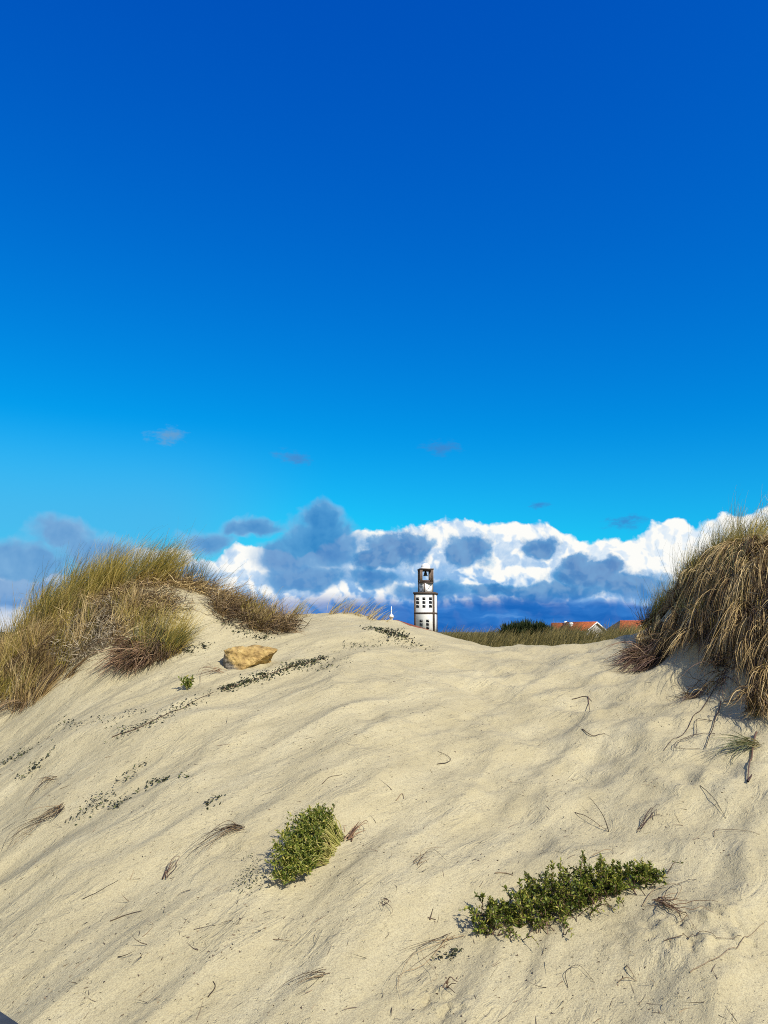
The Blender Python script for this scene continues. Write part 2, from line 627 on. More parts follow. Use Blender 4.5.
def leaf_mat(name, stops, tipstops=None, translucent=0.25, rough=0.6):
    m, N = mat_new(name)
    col = N.ramp(attr(N, 'tint'), stops)
    if tipstops:
        col = N.mix(N.step(attr(N, 'along'), 0.05, 0.6), col, N.ramp(attr(N, 'tint'), tipstops))
    return finish(m, N, col, rough, translucent=translucent)


def plain_mat(name, col, col2=None, scale=3.0, rough=0.8, bumps=0.0, spec=0.3):
    m, N = mat_new(name)
    g = N.n('ShaderNodeNewGeometry')
    nz = N.noise(g.outputs['Position'], scale, 5)
    c_ = N.mix(N.step(nz, 0.35, 0.65), col, col2 or tuple(k * 0.8 for k in col))
    return finish(m, N, c_, rough, nz if bumps else None, bumps, 0.01, spec=spec)


def sand_mat():
    m, N = mat_new('sand')
    g = N.n('ShaderNodeNewGeometry')
    pos = g.outputs['Position']
    mp = N.n('ShaderNodeMapping')
    mp.inputs['Rotation'].default_value = (0, 0, R(-52))
    N.t.links.new(pos, mp.inputs['Vector'])
    st = N.vm('MULTIPLY', mp.outputs[0], (0.22, 1.0, 1.0))
    streak = N.noise(st, 5.0, 6, 0.6)
    grain = N.noise(pos, 120.0, 4, 0.75)
    grain2 = N.noise(pos, 90.0, 4, 0.65)
    patch = N.noise(pos, 1.3, 4, 0.55)
    col = N.ramp(N.m('ADD', N.m('MULTIPLY', streak, 0.6), N.m('MULTIPLY', patch, 0.4)),
                 [(0.32, (0.40, 0.352, 0.212)), (0.5, (0.465, 0.412, 0.255)), (0.68, (0.54, 0.485, 0.31))])
    col = N.mix(N.step(grain, 0.34, 0.60), N.mix(0.55, col, (0.26, 0.215, 0.135)), col)
    speck = N.step(grain2, 0.66, 0.76)
    col = N.mix(N.m('MULTIPLY', speck, 0.35), col, (0.16, 0.125, 0.08))
    # scrub-covered plain beyond the dune
    sp = N.n('ShaderNodeSeparateXYZ')
    N.t.links.new(pos, sp.inputs[0])
    scrub = N.ramp(N.noise(pos, 0.6, 5, 0.6), [(0.35, (0.06, 0.07, 0.025)), (0.55, (0.16, 0.14, 0.05)), (0.72, (0.34, 0.29, 0.17))])
    col = N.mix(N.step(N.m('ADD', sp.outputs[1], N.m('MULTIPLY', patch, 4.0)), 16.0, 22.0), col, scrub)
    st2 = N.vm('MULTIPLY', mp.outputs[0], (0.16, 1.0, 1.0))
    lip = N.m('SUBTRACT', 1.0, N.m('MULTIPLY', N.m('ABSOLUTE', N.m('SUBTRACT', N.noise(st2, 9.0, 4, 0.6, 0.6), 0.5)), 9.0), clamp=True)
    lip = N.m('MULTIPLY', lip, N.step(N.noise(pos, 3.1, 3), 0.46, 0.64))
    pock = N.m('MULTIPLY', N.step(N.noise(pos, 34.0, 3, 0.6), 0.60, 0.72), -0.20)
    fine = N.m('ADD', N.m('ADD', N.m('MULTIPLY', lip, 0.22), pock), N.m('MULTIPLY', N.noise(st, 12.0, 6, 0.6), 0.5))
    fine = N.m('ADD', fine, N.m('ADD', N.m('MULTIPLY', N.noise(pos, 18.0, 6, 0.65), 0.50), N.m('MULTIPLY', grain, 0.22)))
    return finish(m, N, col, 0.95, fine, 0.85, 0.028, spec=0.1)


M = {
    'sand': sand_mat(),
    'marram': leaf_mat('marram', [(0.0, (0.06, 0.042, 0.014)), (0.35, (0.25, 0.175, 0.055)), (0.7, (0.50, 0.36, 0.13)), (1.0, (0.62, 0.48, 0.22))],
                       [(0.0, (0.05, 0.06, 0.012)), (0.3, (0.20, 0.18, 0.035)), (0.65, (0.46, 0.35, 0.08)), (1.0, (0.62, 0.50, 0.19))]),
    'ridge': leaf_mat('ridge_grass', [(0.0, (0.05, 0.05, 0.018)), (0.4, (0.13, 0.115, 0.035)), (0.8, (0.24, 0.19, 0.06)), (1.0, (0.34, 0.26, 0.10))]),
    'marram_blue': leaf_mat('marram_blue', [(0.0, (0.13, 0.12, 0.05)), (1.0, (0.22, 0.18, 0.08))],
                            [(0.0, (0.07, 0.10, 0.05)), (0.5, (0.12, 0.15, 0.07)), (1.0, (0.20, 0.20, 0.09))]),
    'dry': leaf_mat('dry_grass', [(0.0, (0.05, 0.03, 0.015)), (0.28, (0.15, 0.095, 0.04)), (0.55, (0.40, 0.28, 0.115)), (1.0, (0.66, 0.52, 0.27))], translucent=0.15),
    'brown': leaf_mat('brown_grass', [(0.0, (0.025, 0.016, 0.010)), (0.55, (0.09, 0.058, 0.032)), (1.0, (0.36, 0.25, 0.13))], translucent=0.1),
    'grey': leaf_mat('grey_twigs', [(0.0, (0.10, 0.082, 0.058)), (0.4, (0.25, 0.205, 0.14)), (1.0, (0.50, 0.43, 0.31))], translucent=0.05),
    'root': leaf_mat('root', [(0.0, (0.045, 0.028, 0.02)), (0.6, (0.11, 0.065, 0.045)), (1.0, (0.22, 0.14, 0.09))], translucent=0.0),
    'red_root': leaf_mat('red_root', [(0.0, (0.07, 0.04, 0.025)), (0.5, (0.17, 0.095, 0.05)), (1.0, (0.38, 0.26, 0.15))], translucent=0.0),
    'bush': leaf_mat('bush_leaf', [(0.0, (0.030, 0.055, 0.008)), (0.4, (0.105, 0.145, 0.018)), (0.75, (0.25, 0.26, 0.04)), (1.0, (0.46, 0.40, 0.10))], translucent=0.2, rough=0.5),
    'stem': leaf_mat('bush_stem', [(0.0, (0.20, 0.21, 0.05)), (0.6, (0.34, 0.32, 0.09)), (1.0, (0.42, 0.34, 0.15))], translucent=0.0),
    'creeper': leaf_mat('creeper_leaf', [(0.0, (0.012, 0.013, 0.008)), (0.55, (0.032, 0.036, 0.014)), (0.85, (0.065, 0.075, 0.022)), (1.0, (0.12, 0.13, 0.04))], translucent=0.1),
    'litter': leaf_mat('litter', [(0.0, (0.03, 0.022, 0.016)), (0.5, (0.10, 0.07, 0.045)), (1.0, (0.27, 0.20, 0.12))], translucent=0.0),
    'pine': leaf_mat('dark_scrub', [(0.0, (0.012, 0.022, 0.008)), (0.6, (0.035, 0.055, 0.018)), (1.0, (0.075, 0.09, 0.03))], translucent=0.1),
    'white': plain_mat('white_render', (0.84, 0.83, 0.80), (0.76, 0.75, 0.71), 0.6),
    'granite': plain_mat('granite_frame', (0.075, 0.055, 0.045), (0.12, 0.09, 0.075), 1.5),
    'brown_stone': plain_mat('belfry_stone', (0.17, 0.12, 0.09), (0.25, 0.185, 0.14), 1.2),
    'dark': plain_mat('dark_glass', (0.015, 0.017, 0.02), (0.03, 0.033, 0.04), 1.0, 0.25),
    'bronze': plain_mat('bell_bronze', (0.03, 0.03, 0.028), (0.05, 0.05, 0.04), 2.0, 0.45),
    'tile': plain_mat('red_tile', (0.46, 0.125, 0.035), (0.26, 0.07, 0.03), 1.6),
    'old_tile': plain_mat('old_tile', (0.26, 0.075, 0.035), (0.17, 0.055, 0.03), 1.2),
    'gable': plain_mat('gable_render', (0.50, 0.49, 0.47), (0.42, 0.41, 0.39), 0.6),
    'slate': plain_mat('grey_roof', (0.13, 0.115, 0.10), (0.09, 0.08, 0.07), 1.0),
    'rail': plain_mat('weathered_rail', (0.075, 0.085, 0.095), (0.05, 0.056, 0.062), 25.0, 0.7),
}

# ------------------------------------------------------------------ ground sheet
fx = np.arange(-6.5, 6.5, 0.0135)
ox = 6.5 + np.cumsum(0.02 * 1.24 ** np.arange(58))
ox = ox[ox < 6500]
gx = np.concatenate([-ox[::-1], fx, ox])
steps = []
yy = 3.0
while yy < 12.5:
    steps.append(yy)
    yy += 0.0042 * yy * (0.8 if yy < 5 else 1.0)
fy = np.array(steps)
oy = yy + np.cumsum(0.06 * 1.13 ** np.arange(100))
oy = oy[oy < 9000]
by = 3.0 - np.cumsum(0.02 * 1.25 ** np.arange(52))
by = by[by > -4000]
gy = np.concatenate([by[::-1], fy, oy])
GX, GY = np.meshgrid(gx, gy)
GZ = H(GX.ravel(), GY.ravel())
nx_, ny_ = len(gx), len(gy)
ii = np.arange(nx_ * ny_).reshape(ny_, nx_)
ff = np.stack([ii[:-1, :-1], ii[:-1, 1:], ii[1:, 1:], ii[1:, :-1]], -1).reshape(-1, 4)
ground = mesh_np('sand_dune', np.stack([GX.ravel(), GY.ravel(), GZ], 1), ff, M['sand'], smooth=True)
kind(ground, 'structure')
ground['label'] = 'pale rippled sand dune rising to a soft crest'

# ------------------------------------------------------------------ grass
WIND = np.array([0.75, 0.1, 0.0])


def on_sand(x, y, lift=0.0):
    return np.stack([x, y, H(x, y) + lift], 1)


def disc(cx, cy, rx, ry, n):
    a = rng.uniform(0, 2 * np.pi, n)
    r = np.sqrt(rng.uniform(0, 1, n))
    return cx + rx * r * np.cos(a), cy + ry * r * np.sin(a)


def tuft(geo, cx, cy, rx, ry, n, hgt, lean=0.35, wind=0.5, spread=0.2, width=0.006, S=6, follow=None, sub=None):
    """upright bent blades standing on the sand, gathered into sheaves that bend alike"""
    sub = sub or max(3, n // 40)
    sx, sy = disc(cx, cy, rx, ry, sub)
    k = rng.integers(0, sub, n)
    x = sx[k] + rng.normal(0, 0.035, n)
    y = sy[k] + rng.normal(0, 0.035, n)
    shf = rng.normal(0, 0.17, (sub, 3))
    shb = rng.normal(0, 0.22, (sub, 3))
    d0 = np.stack([rng.normal(lean, spread, n), rng.normal(0, spread, n), np.ones(n)], 1) + shf[k]
    bend = WIND * wind + np.stack([rng.normal(0, 0.16, n), rng.normal(0, 0.16, n), rng.normal(-0.18, 0.15, n)], 1) + shb[k]
    L = hgt * (1 - 0.55 * rng.uniform(0, 1, n) ** 1.5) * (rng.uniform(0.7, 1.0, sub)[k])
    blades(geo, on_sand(x, y, -0.02), d0, bend, L, width * rng.uniform(0.6, 1.2, n), S, 1.6, follow, shift=rng.normal(0, 0.2, sub)[k])


def drape(geo, cx, cy, rx, ry, n, L, out, width=0.006, S=8, lift=0.012, up=0.5, fall=2.0, jit=0.45, lock=26):
    """dead blades in locks that arch over and hang or lie down the slope"""
    sub = max(3, n // lock)
    sx, sy = disc(cx, cy, rx, ry, sub)
    k = rng.integers(0, sub, n)
    x = sx[k] + rng.normal(0, 0.03, n)
    y = sy[k] + rng.normal(0, 0.03, n)
    d0 = np.stack([np.full(n, out[0]), np.full(n, out[1]), np.full(n, up)], 1) + rng.normal(0, jit, (sub, 3))[k] + rng.normal(0, jit * 0.4, (n, 3))
    bend = np.tile(np.array([out[0] * 0.6, out[1] * 0.6, -fall]), (n, 1)) + rng.normal(0, 0.3, (sub, 3))[k] + rng.normal(0, 0.16, (n, 3))
    LL = L * rng.uniform(0.6, 1.15, sub)[k] * rng.uniform(0.5, 1.0, n)
    blades(geo, on_sand(x, y, 0.0), d0, bend, LL, width * rng.uniform(0.6, 1.2, n), S, 1.0,
           None if lift is None else (rng.uniform(0.1, 1.0, sub)[k] * lift * 7 + rng.uniform(0, 0.02, n)), shift=rng.normal(0, 0.22, sub)[k])


def mat_of_stalks(geo, cx, cy, rx, ry, n, L, width, thick, flow=(0, 0), wiggle=0.35, S=4, sd=0.8):
    """a tangle of short dead stalks lying over the slope"""
    x, y = disc(cx, cy, rx, ry, n)
    base = on_sand(x, y, 0.0)
    base[:, 2] += rng.uniform(0, thick, n)
    d0 = np.stack([rng.normal(flow[0], sd, n), rng.normal(flow[1], sd, n), rng.normal(0.1, 0.6 * sd, n)], 1)
    blades(geo, base, d0, rng.normal(0, 0.5, (n, 3)), L * rng.uniform(0.4, 1.2, n), width * rng.uniform(0.5, 1.3, n), S, 1.0, 0.004, wiggle)


def clump(name, base, label, group, parts, cat='grass clump'):
    x, y = base
    z = float(H(np.array([x]), np.array([y]))[0])
    root = empty(name, (x, y, z), label, cat, group)
    for pname, mat, fn in parts:
        g = Geo()
        fn(g, x, y)
        g.build(pname, M[mat], root)
    return root


def at(px, Y):
    a, _ = ray(px, 632)
    return a * Y, Y


LEFT = 'marram clumps on the left hillock'
# tall green-gold clumps along the top of the left hillock
tops = [
    (58, 9.1, 0.42, 0.35, 1000, 0.80, 'marram', 'golden marram clump sloping down the left shoulder of the left hillock'),
    (92, 9.35, 0.40, 0.35, 1200, 0.86, 'marram', 'dense golden green marram clump at the left end of the hillock top'),
    (128, 9.5, 0.38, 0.35, 1000, 0.82, 'marram', 'tall olive marram clump in the middle of the left hillock top'),
    (168, 9.7, 0.24, 0.3, 480, 0.74, 'marram', 'slim upright marram clump right of the gap on the hillock top'),
    (196, 9.9, 0.24, 0.3, 170, 0.60, 'marram_blue', 'thin grey green marram clump with wispy tips beside the sand track'),
]
for (px, Y, rx, ry, n, h, mt, lab) in tops:
    clump('marram_clump', at(px, Y), lab, LEFT, [
        ('blades', mt, lambda g, x, y: tuft(g, x, y, rx, ry, n, h, 0.15, 0.75, 0.16)),
        ('tall_blades', 'marram_blue', lambda g, x, y: tuft(g, x, y, rx, ry, n // 10, h * 1.3, 0.2, 0.9, 0.15, 0.005)),
        ('dead_blades', 'dry', lambda g, x, y: mat_of_stalks(g, x, y - 0.15, rx * 1.1, ry * 1.1, n, 0.22, 0.007, 0.12, (0, -0.4))),
    ])

# brown, part dead clumps down the left flank
flank = [
    ((118, 622), 0.24, 320, 0.42, 'short golden clump rising out of the brush in the middle of the left hillock'),
    ((76, 640), 0.22, 260, 0.40, 'short straw clump between the golden shoulder grass and the grey brush'),
    ((12, 652), 0.42, 620, 0.72, 'brown gold marram clump at the left picture edge high on the hillock flank'),
    ((40, 640), 0.36, 620, 0.58, 'shaggy ochre marram clump on the hillock flank below the golden crest grass'),
    ((14, 684), 0.36, 480, 0.50, 'lowest matted brown marram clump at the foot of the left hillock'),
    ((-30, 660), 0.5, 500, 0.6, 'brown marram clump cut by the left picture border'),
    ((52, 672), 0.26, 300, 0.36, 'small dry marram clump between the grey twiggy mat and the lowest clump'),
]
for (pp, r, n, h, lab) in flank:
    b = hit(*pp)
    clump('marram_clump', (b[0], b[1]), lab, LEFT, [
        ('blades', 'marram', lambda g, x, y: tuft(g, x, y, r, r, n, h, 0.1, 0.6, 0.22)),
        ('dead_blades', 'brown', lambda g, x, y: drape(g, x, y, r, r, n, 0.45, (-0.25, -0.6), 0.007, 6, up=0.3, fall=3.0)),
        ('thatch', 'dry', lambda g, x, y: tuft(g, x, y - 0.05, r * 1.1, r * 1.1, int(n * 1.1), 0.5, 0.12, 0.45, 0.28, 0.007)),
    ])

b = hit(92, 636)
clump('dead_brush', (b[0], b[1]), 'grey mat of dead twiggy brush on the face of the left hillock', None, [
    ('twigs', 'grey', lambda g, x, y: mat_of_stalks(g, x, y, 0.38, 0.34, 2300, 0.14, 0.008, 0.16, (0.1, -0.3), 0.6)),
    ('dark_twigs', 'brown', lambda g, x, y: mat_of_stalks(g, x + 0.1, y + 0.3, 0.42, 0.25, 800, 0.16, 0.007, 0.12, (0.1, -0.3), 0.6)),
], 'brush')
b = hit(140, 608)
clump('dead_brush', (b[0], b[1]), 'brown tangle of dead brush just under the hillock top grass', None, [
    ('twigs', 'dry', lambda g, x, y: mat_of_stalks(g, x, y, 0.42, 0.25, 1500, 0.18, 0.007, 0.15, (0.3, -0.2), 0.5)),
    ('dark_twigs', 'brown', lambda g, x, y: mat_of_stalks(g, x, y, 0.6, 0.4, 1300, 0.16, 0.007, 0.15, (0.3, -0.2), 0.5)),
], 'brush')

# the hanging dry clump with a reddish root skirt in front of the hillock
b = hit(152, 650)


def red_skirt(g, x, y):
    xs, ys = disc(x - 0.06, y - 0.08, 0.24, 0.18, 520)
    d0 = np.stack([rng.normal(-0.25, 0.4, 520), rng.normal(-0.7, 0.3, 520), rng.normal(0.5, 0.3, 520)], 1)
    bend = np.stack([rng.normal(-0.3, 0.4, 520), rng.normal(-0.5, 0.3, 520), rng.normal(-1.6, 0.4, 520)], 1)
    blades(g, on_sand(xs, ys), d0, bend, rng.uniform(0.2, 0.55, 520), 0.008, 6, 1.0, rng.uniform(0.005, 0.08, 520))


clump('marram_clump', (b[0], b[1]), 'slumped clump with olive top and reddish root skirt in front of the left hillock', LEFT, [
    ('blades', 'marram', lambda g, x, y: tuft(g, x + 0.05, y + 0.05, 0.28, 0.25, 700, 0.55, 0.2, 0.8, 0.3)),
    ('green_blades', 'marram_blue', lambda g, x, y: tuft(g, x - 0.05, y - 0.1, 0.3, 0.2, 260, 0.4, 0.1, 0.4, 0.35)),
    ('dead_blades', 'brown', lambda g, x, y: drape(g, x, y, 0.28, 0.25, 600, 0.55, (-0.25, -0.7), 0.008, 6)),
    ('roots', 'red_root', red_skirt),
])

b = hit(255, 627)
clump('marram_clump', (b[0] - 0.05, b[1] + 0.15), 'round brown dried marram clump on the crest behind the yellow rock', LEFT, [
    ('blades', 'dry', lambda g, x, y: tuft(g, x, y, 0.42, 0.3, 900, 0.46, 0.0, 0.9, 0.5, 0.007)),
    ('green_blades', 'marram', lambda g, x, y: tuft(g, x, y, 0.42, 0.3, 300, 0.55, 0.1, 0.9, 0.4)),
    ('dead_blades', 'brown', lambda g, x, y: mat_of_stalks(g, x, y - 0.05, 0.55, 0.35, 1500, 0.28, 0.007, 0.14, (0.5, -0.3))),
])
b = at(205, 9.7)
clump('marram_clump', b, 'flattened straw coloured clump lying along the sand track on the crest', LEFT, [
    ('blades', 'dry', lambda g, x, y: mat_of_stalks(g, x, y, 0.5, 0.2, 800, 0.35, 0.007, 0.12, (1.2, 0.1), 0.2)),
])
wisps = [(300, 10.3, 80, 0.42, 'wispy marram tuft on the crest right of the round brown clump'),
         (345, 10.5, 110, 0.42, 'wispy marram tuft leaning right at the highest point of the sand crest'),
         (378, 10.6, 70, 0.36, 'faint thin marram tuft on the crest left of the white finial')]
for (px, Y, n, h, lab) in wisps:
    clump('marram_clump', at(px, Y), lab, 'thin marram tufts along the crest', [
        ('blades', 'marram', lambda g, x, y: tuft(g, x, y, 0.26, 0.2, n, h, 0.7, 1.0, 0.3, 0.006, sub=6)),
    ])

# ---- the right mound
RIGHT = 'marram clumps on the right mound'
def skyline(px):
    """the point of the mound that stands highest against the sky along one azimuth"""
    a_, _ = ray(px, 600)
    ys = np.arange(6.0, 11.0, 0.02)
    i_ = int(np.argmax(H(a_ * ys, ys, False) / ys))
    return [a_ * ys[i_], ys[i_] - 0.08]


def row(px, toward):
    x_, y_ = skyline(px)
    return [x_ - 0.12 * toward, y_ - toward]


right = [   # base (picture point on the flank, or a place on its skyline), radius, blades, height, length of hanging blades, label
    (skyline(652), 0.16, 340, 0.58, 0.35, 'greenish marram clump forming the left tip of the right mound'),
    (skyline(666), 0.18, 360, 0.58, 0.45, 'arching marram clump on the lower left shoulder of the right mound'),
    (skyline(684), 0.20, 360, 0.56, 0.5, 'feathery clump on the skyline a third of the way up the right mound'),
    (skyline(704), 0.22, 340, 0.56, 0.6, 'feathery clump on the skyline halfway up the right mound'),
    (skyline(728), 0.24, 360, 0.60, 0.6, 'long bladed clump on the skyline below the top of the right mound'),
    (skyline(752), 0.26, 360, 0.66, 0.7, 'tall marram clump at the right picture edge near the mound top'),
    (skyline(792), 0.40, 500, 0.95, 1.1, 'topmost marram clump of the right mound cut by the picture edge'),
    (row(676, 0.5), 0.20, 300, 0.42, 0.55, 'tousled clump in front of the low skyline end of the right mound'),
    (row(700, 0.55), 0.24, 300, 0.42, 0.8, 'tousled clump in front of the skyline on the lower half of the right mound'),
    (row(725, 0.6), 0.26, 300, 0.45, 0.95, 'tousled straw topped clump filling the middle of the right mound'),
    (row(752, 0.6), 0.28, 300, 0.48, 1.05, 'tousled straw topped clump under the tallest grass at the right picture edge'),
    ((652, 646), 0.15, 260, 0.42, 0.3, 'low tuft closing the foot of the right mound beside the root mat'),
    ((684, 632), 0.20, 300, 0.40, 0.6, 'small shaggy clump on the left face of the right mound above the root mat'),
    ((712, 612), 0.26, 320, 0.42, 1.0, 'dense clump with drooping straw midway on the face of the right mound'),
    ((745, 595), 0.30, 320, 0.42, 1.1, 'dense clump with long drooping straw high on the face of the right mound'),
    ((738, 632), 0.24, 330, 0.45, 0.7, 'hanging straw coloured clump on the steep lower face of the right mound'),
    ((778, 622), 0.34, 380, 0.50, 0.8, 'straw clump on the steep face cut by the right picture edge'),
    ((776, 690), 0.20, 340, 0.40, 0.6, 'dark shaggy lowest clump at the foot of the right mound'),
]
for i, (pp, r, n, h, dl, lab) in enumerate(right):
    b = hit(*pp) if isinstance(pp, tuple) else pp
    upper = i < 15
    face = not isinstance(pp, list) or i >= 7
    parts = [
        ('blades', 'marram', lambda g, x, y: tuft(g, x, y, r, r, (n if i < 7 else n // 2) if upper else n // 4, h, -0.10, 1.05, 0.17, 0.006)),
        ('dead_blades', 'dry', lambda g, x, y: drape(g, x, y, r, r, int(n * 1.9), dl, (-0.26, -0.50), 0.007, 10, lift=0.030 if i >= 7 else 0.016, up=0.55, fall=3.2, jit=0.26, lock=16)),
        ('thatch', 'root', lambda g, x, y: mat_of_stalks(g, x, y, r * 1.05, r * 1.05, n, 0.22, 0.010, 0.05, (-0.25, -0.5))),  # dark dead stalks underneath, also standing in for shade among the stems
    ]
    if face:
        parts.insert(2, ('dark_blades', 'brown', lambda g, x, y: drape(g, x, y, r, r, int(n * 1.5), dl * 0.85, (-0.25, -0.5), 0.008, 8, lift=0.024, up=0.2, fall=3.4, jit=0.25, lock=12)))  # dead blades coloured dark to double as shaded gaps in the straw
    if upper:
        parts.insert(1, ('tall_blades', 'marram_blue', lambda g, x, y: tuft(g, x, y, r, r, n // 8, h * 1.6, -0.05, 1.0, 0.18, 0.005)))
    clump('marram_clump', (b[0], b[1]), lab, RIGHT, parts)

b = hit(650, 662)
clump('root_mat', (b[0], b[1]), 'dark mat of uncovered roots trailing left from the foot of the right mound', None, [
    ('roots', 'root', lambda g, x, y: drape(g, x + 0.10, y + 0.05, 0.26, 0.22, 380, 0.85, (-0.8, -0.55), 0.009, 8, up=0.2, jit=0.3, lock=14)),
    ('stalks', 'brown', lambda g, x, y: mat_of_stalks(g, x + 0.1, y + 0.1, 0.32, 0.2, 420, 0.3, 0.008, 0.1, (-0.8, -0.5), 0.25)),
], 'roots')


def ground_path(pp, n=14, lift=0.004, arch=0.0):
    w = np.array([hit(*p) for p in pp])
    s = spline(w, n)
    s[:, 2] = np.maximum(H(s[:, 0], s[:, 1]), s[:, 2] - 0.02) + lift
    s[:, 2] += arch * np.sin(np.linspace(0, np.pi, n))
    return s


def strand(name, pps, mat, label, cat, r=0.003, lift=0.003, arch=0.0, group=None):
    g = Geo()
    for pp in pps:
        tube(g, ground_path(pp, 5 * len(pp), lift, arch), r, r * 0.45)
    o = g.build(name, M[mat])
    return tag(o, label, cat, group)


b = hit(728, 668)
clump('root_curtain', (b[0], b[1]), 'loose curtain of thin bare roots and straw on the sand below the right mound', None, [
    ('roots', 'root', lambda g, x, y: drape(g, x, y, 0.42, 0.16, 90, 0.75, (-0.4, -0.7), 0.008, 9, lift=0.004, up=0.2, jit=0.35, lock=3)),
    ('stalks', 'dry', lambda g, x, y: drape(g, x, y, 0.42, 0.16, 90, 0.6, (-0.4, -0.7), 0.006, 9, lift=0.004, up=0.2, jit=0.35, lock=3)),
    ('old_stalks', 'brown', lambda g, x, y: mat_of_stalks(g, x, y, 0.5, 0.25, 160, 0.3, 0.006, 0.02, (-0.4, -0.7), 0.15, 5, 0.5)),
], 'roots')
HR = 'roots hanging from the right mound'
strand('hanging_root', [[(714, 690), (700, 712), (684, 735), (664, 752)]], 'root', 'longest bare root running down left from the right mound', 'root', 0.004, 0.01, 0.0, HR)
strand('hanging_root', [[(721, 704), (715, 722), (706, 750)]], 'root', 'short straight dark root standing out below the straw curtain', 'root', 0.0055, 0.02, 0.0, HR)
strand('hanging_root', [[(757, 735), (752, 760), (748, 785)], [(748, 785), (752, 778)]], 'root', 'thick dark root with knobby end dangling at the right picture edge', 'root', 0.009, 0.02, 0.0, HR)
strand('hanging_root', [[(722, 690), (724, 705)], [(724, 705), (738, 703), (736, 690)]], 'root', 'hooked dark root end just under the straw curtain', 'root', 0.005, 0.03, 0.0, HR)
strand('bent_stalk', [[(712, 722), (697, 722), (696, 738), (675, 748), (682, 752), (700, 750)], [(715, 735), (690, 740), (676, 748)]], 'litter',
       'looped grey stalk coiled on the sand below the right mound', 'stalk', 0.003, 0.01, 0.02)
b = hit(728, 752)


def green_fan(g, x, y):
    n = 70
    base = on_sand(rng.normal(x + 0.22, 0.03, n), rng.normal(y + 0.03, 0.03, n), 0.03)
    d0 = np.stack([rng.normal(-1, 0.15, n), rng.normal(-0.25, 0.25, n), rng.normal(0.2, 0.2, n)], 1)
    blades(g, base, d0, np.stack([rng.normal(0, 0.2, n), rng.normal(-0.6, 0.3, n), rng.normal(-0.6, 0.3, n)], 1), rng.uniform(0.15, 0.5, n), 0.006, 8, 1.4, 0.006)


clump('grass_tuft', (b[0], b[1]), 'low grey green tuft swept left below the right mound', None, [('blades', 'marram_blue', green_fan)], 'grass tuft')

# ---- grassy second ridge behind the crest
g = Geo()
n = 24000
Y = rng.uniform(20, 29.5, n)
a = rng.uniform(-0.04, 0.44, n)
X = a * Y
keep = perlin(X * 0.5, Y * 0.5) > -0.35
X, Y = X[keep], Y[keep]
n = len(X)
d0 = np.stack([rng.normal(0.3, 0.3, n), rng.normal(0, 0.3, n), np.ones(n)], 1)
blades(g, on_sand(X, Y), d0, np.tile(WIND * 0.7, (n, 1)), (0.50 + 0.45 * perlin(X * 0.55 + 4, Y * 0.4)) * rng.uniform(0.6, 1.35, n), 0.014, 4, 1.5)
o = g.build('dune_grass', M['ridge'])
kind(o, 'stuff')
o['label'] = 'olive band of marram covering the second dune ridge'

scr = [(512, 27.5, 0.4, 0.36, 'dark green scrub bush at the left of the row behind the grassy ridge'),
       (525, 27.8, 0.5, 0.42, 'tallest dark green scrub bush left of the red roofed house'),
       (540, 27.5, 0.3, 0.34, 'dark green scrub bush nearest to the red tiled roofs'),
       (490, 29.5, 0.3, 0.3, 'low olive scrub bush on the ridge right of the bell tower')]
for (px, Y, r, h, lab) in scr:
    x, y = at(px, Y)
    z = float(H(np.array([x]), np.array([y]))[0])
    # far scrub: the crown sits where the ridge hides its foot
    root = empty('scrub_bush', (x, y, z), lab, 'bush', 'scrub bushes behind the ridge')
    g = Geo()
    for k in range(5):
        tube(g, [(x, y, z - 0.05), (x + rng.normal(0, r * 0.3), y + rng.normal(0, r * 0.3), z + h * 0.5), (x + rng.normal(0, r * 0.5), y + rng.normal(0, r * 0.5), z + h * 0.95)], 0.03, 0.008)
    g.build('stem', M['root'], root)
    g = Geo()
    n = 1500
    u = norm(rng.normal(size=(n, 3)))
    u *= ((rng.uniform(0, 1, n) ** 0.45) * (0.78 + 0.75 * perlin(u[:, 0] * 2.2 + px, u[:, 2] * 2.2 + u[:, 1])))[:, None]
    base = np.stack([x + u[:, 0] * r, y + u[:, 1] * r, z + h * 0.9 + (u[:, 2]) * h * 0.55], 1)
    base += norm(np.floor(u * 2.5) + 0.01) * 0.06
    blades(g, base, u + np.array([0.2, 0, 0.8]), rng.normal(0, 0.3, (n, 3)), rng.uniform(0.08, 0.3, n), 0.035, 3)
    g.build('foliage', M['pine'], root)

# ------------------------------------------------------------------ the rock
b = hit(243, 668)
rock_pts = np.array([   # local: x right, y away, z up (metres)
    (-0.29, -0.04, 0.20), (-0.25, 0.20, 0.23), (-0.10, -0.10, 0.215), (0.0, 0.0, 0.25), (0.06, 0.22, 0.26), (0.20, -0.02, 0.225), (0.34, 0.05, 0.205), (0.30, 0.16, 0.215),
    (-0.24, -0.14, 0.02), (-0.17, -0.19, -0.04), (-0.08, -0.20, -0.05), (-0.03, -0.18, 0.03), (0.10, -0.12, 0.085), (0.22, -0.06, 0.14),
    (-0.28, 0.15, -0.1), (0.2, 0.2, 0.0), (-0.30, -0.02, 0.07), (-0.16, -0.12, 0.17), (-0.22, -0.13, 0.12)])
import bmesh
bm = bmesh.new()
for p in rock_pts:
    bm.verts.new(p * np.array([1.0, 1.0, 1.05]))
res = bmesh.ops.convex_hull(bm, input=bm.verts)
bmesh.ops.delete(bm, geom=[v for v in bm.verts if not v.link_faces], context='VERTS')
bmesh.ops.subdivide_edges(bm, edges=bm.edges, cuts=8, use_grid_fill=True)
bmesh.ops.triangulate(bm, faces=bm.faces)
bmesh.ops.smooth_vert(bm, verts=bm.verts, factor=0.25, use_axis_x=True, use_axis_y=True, use_axis_z=True)
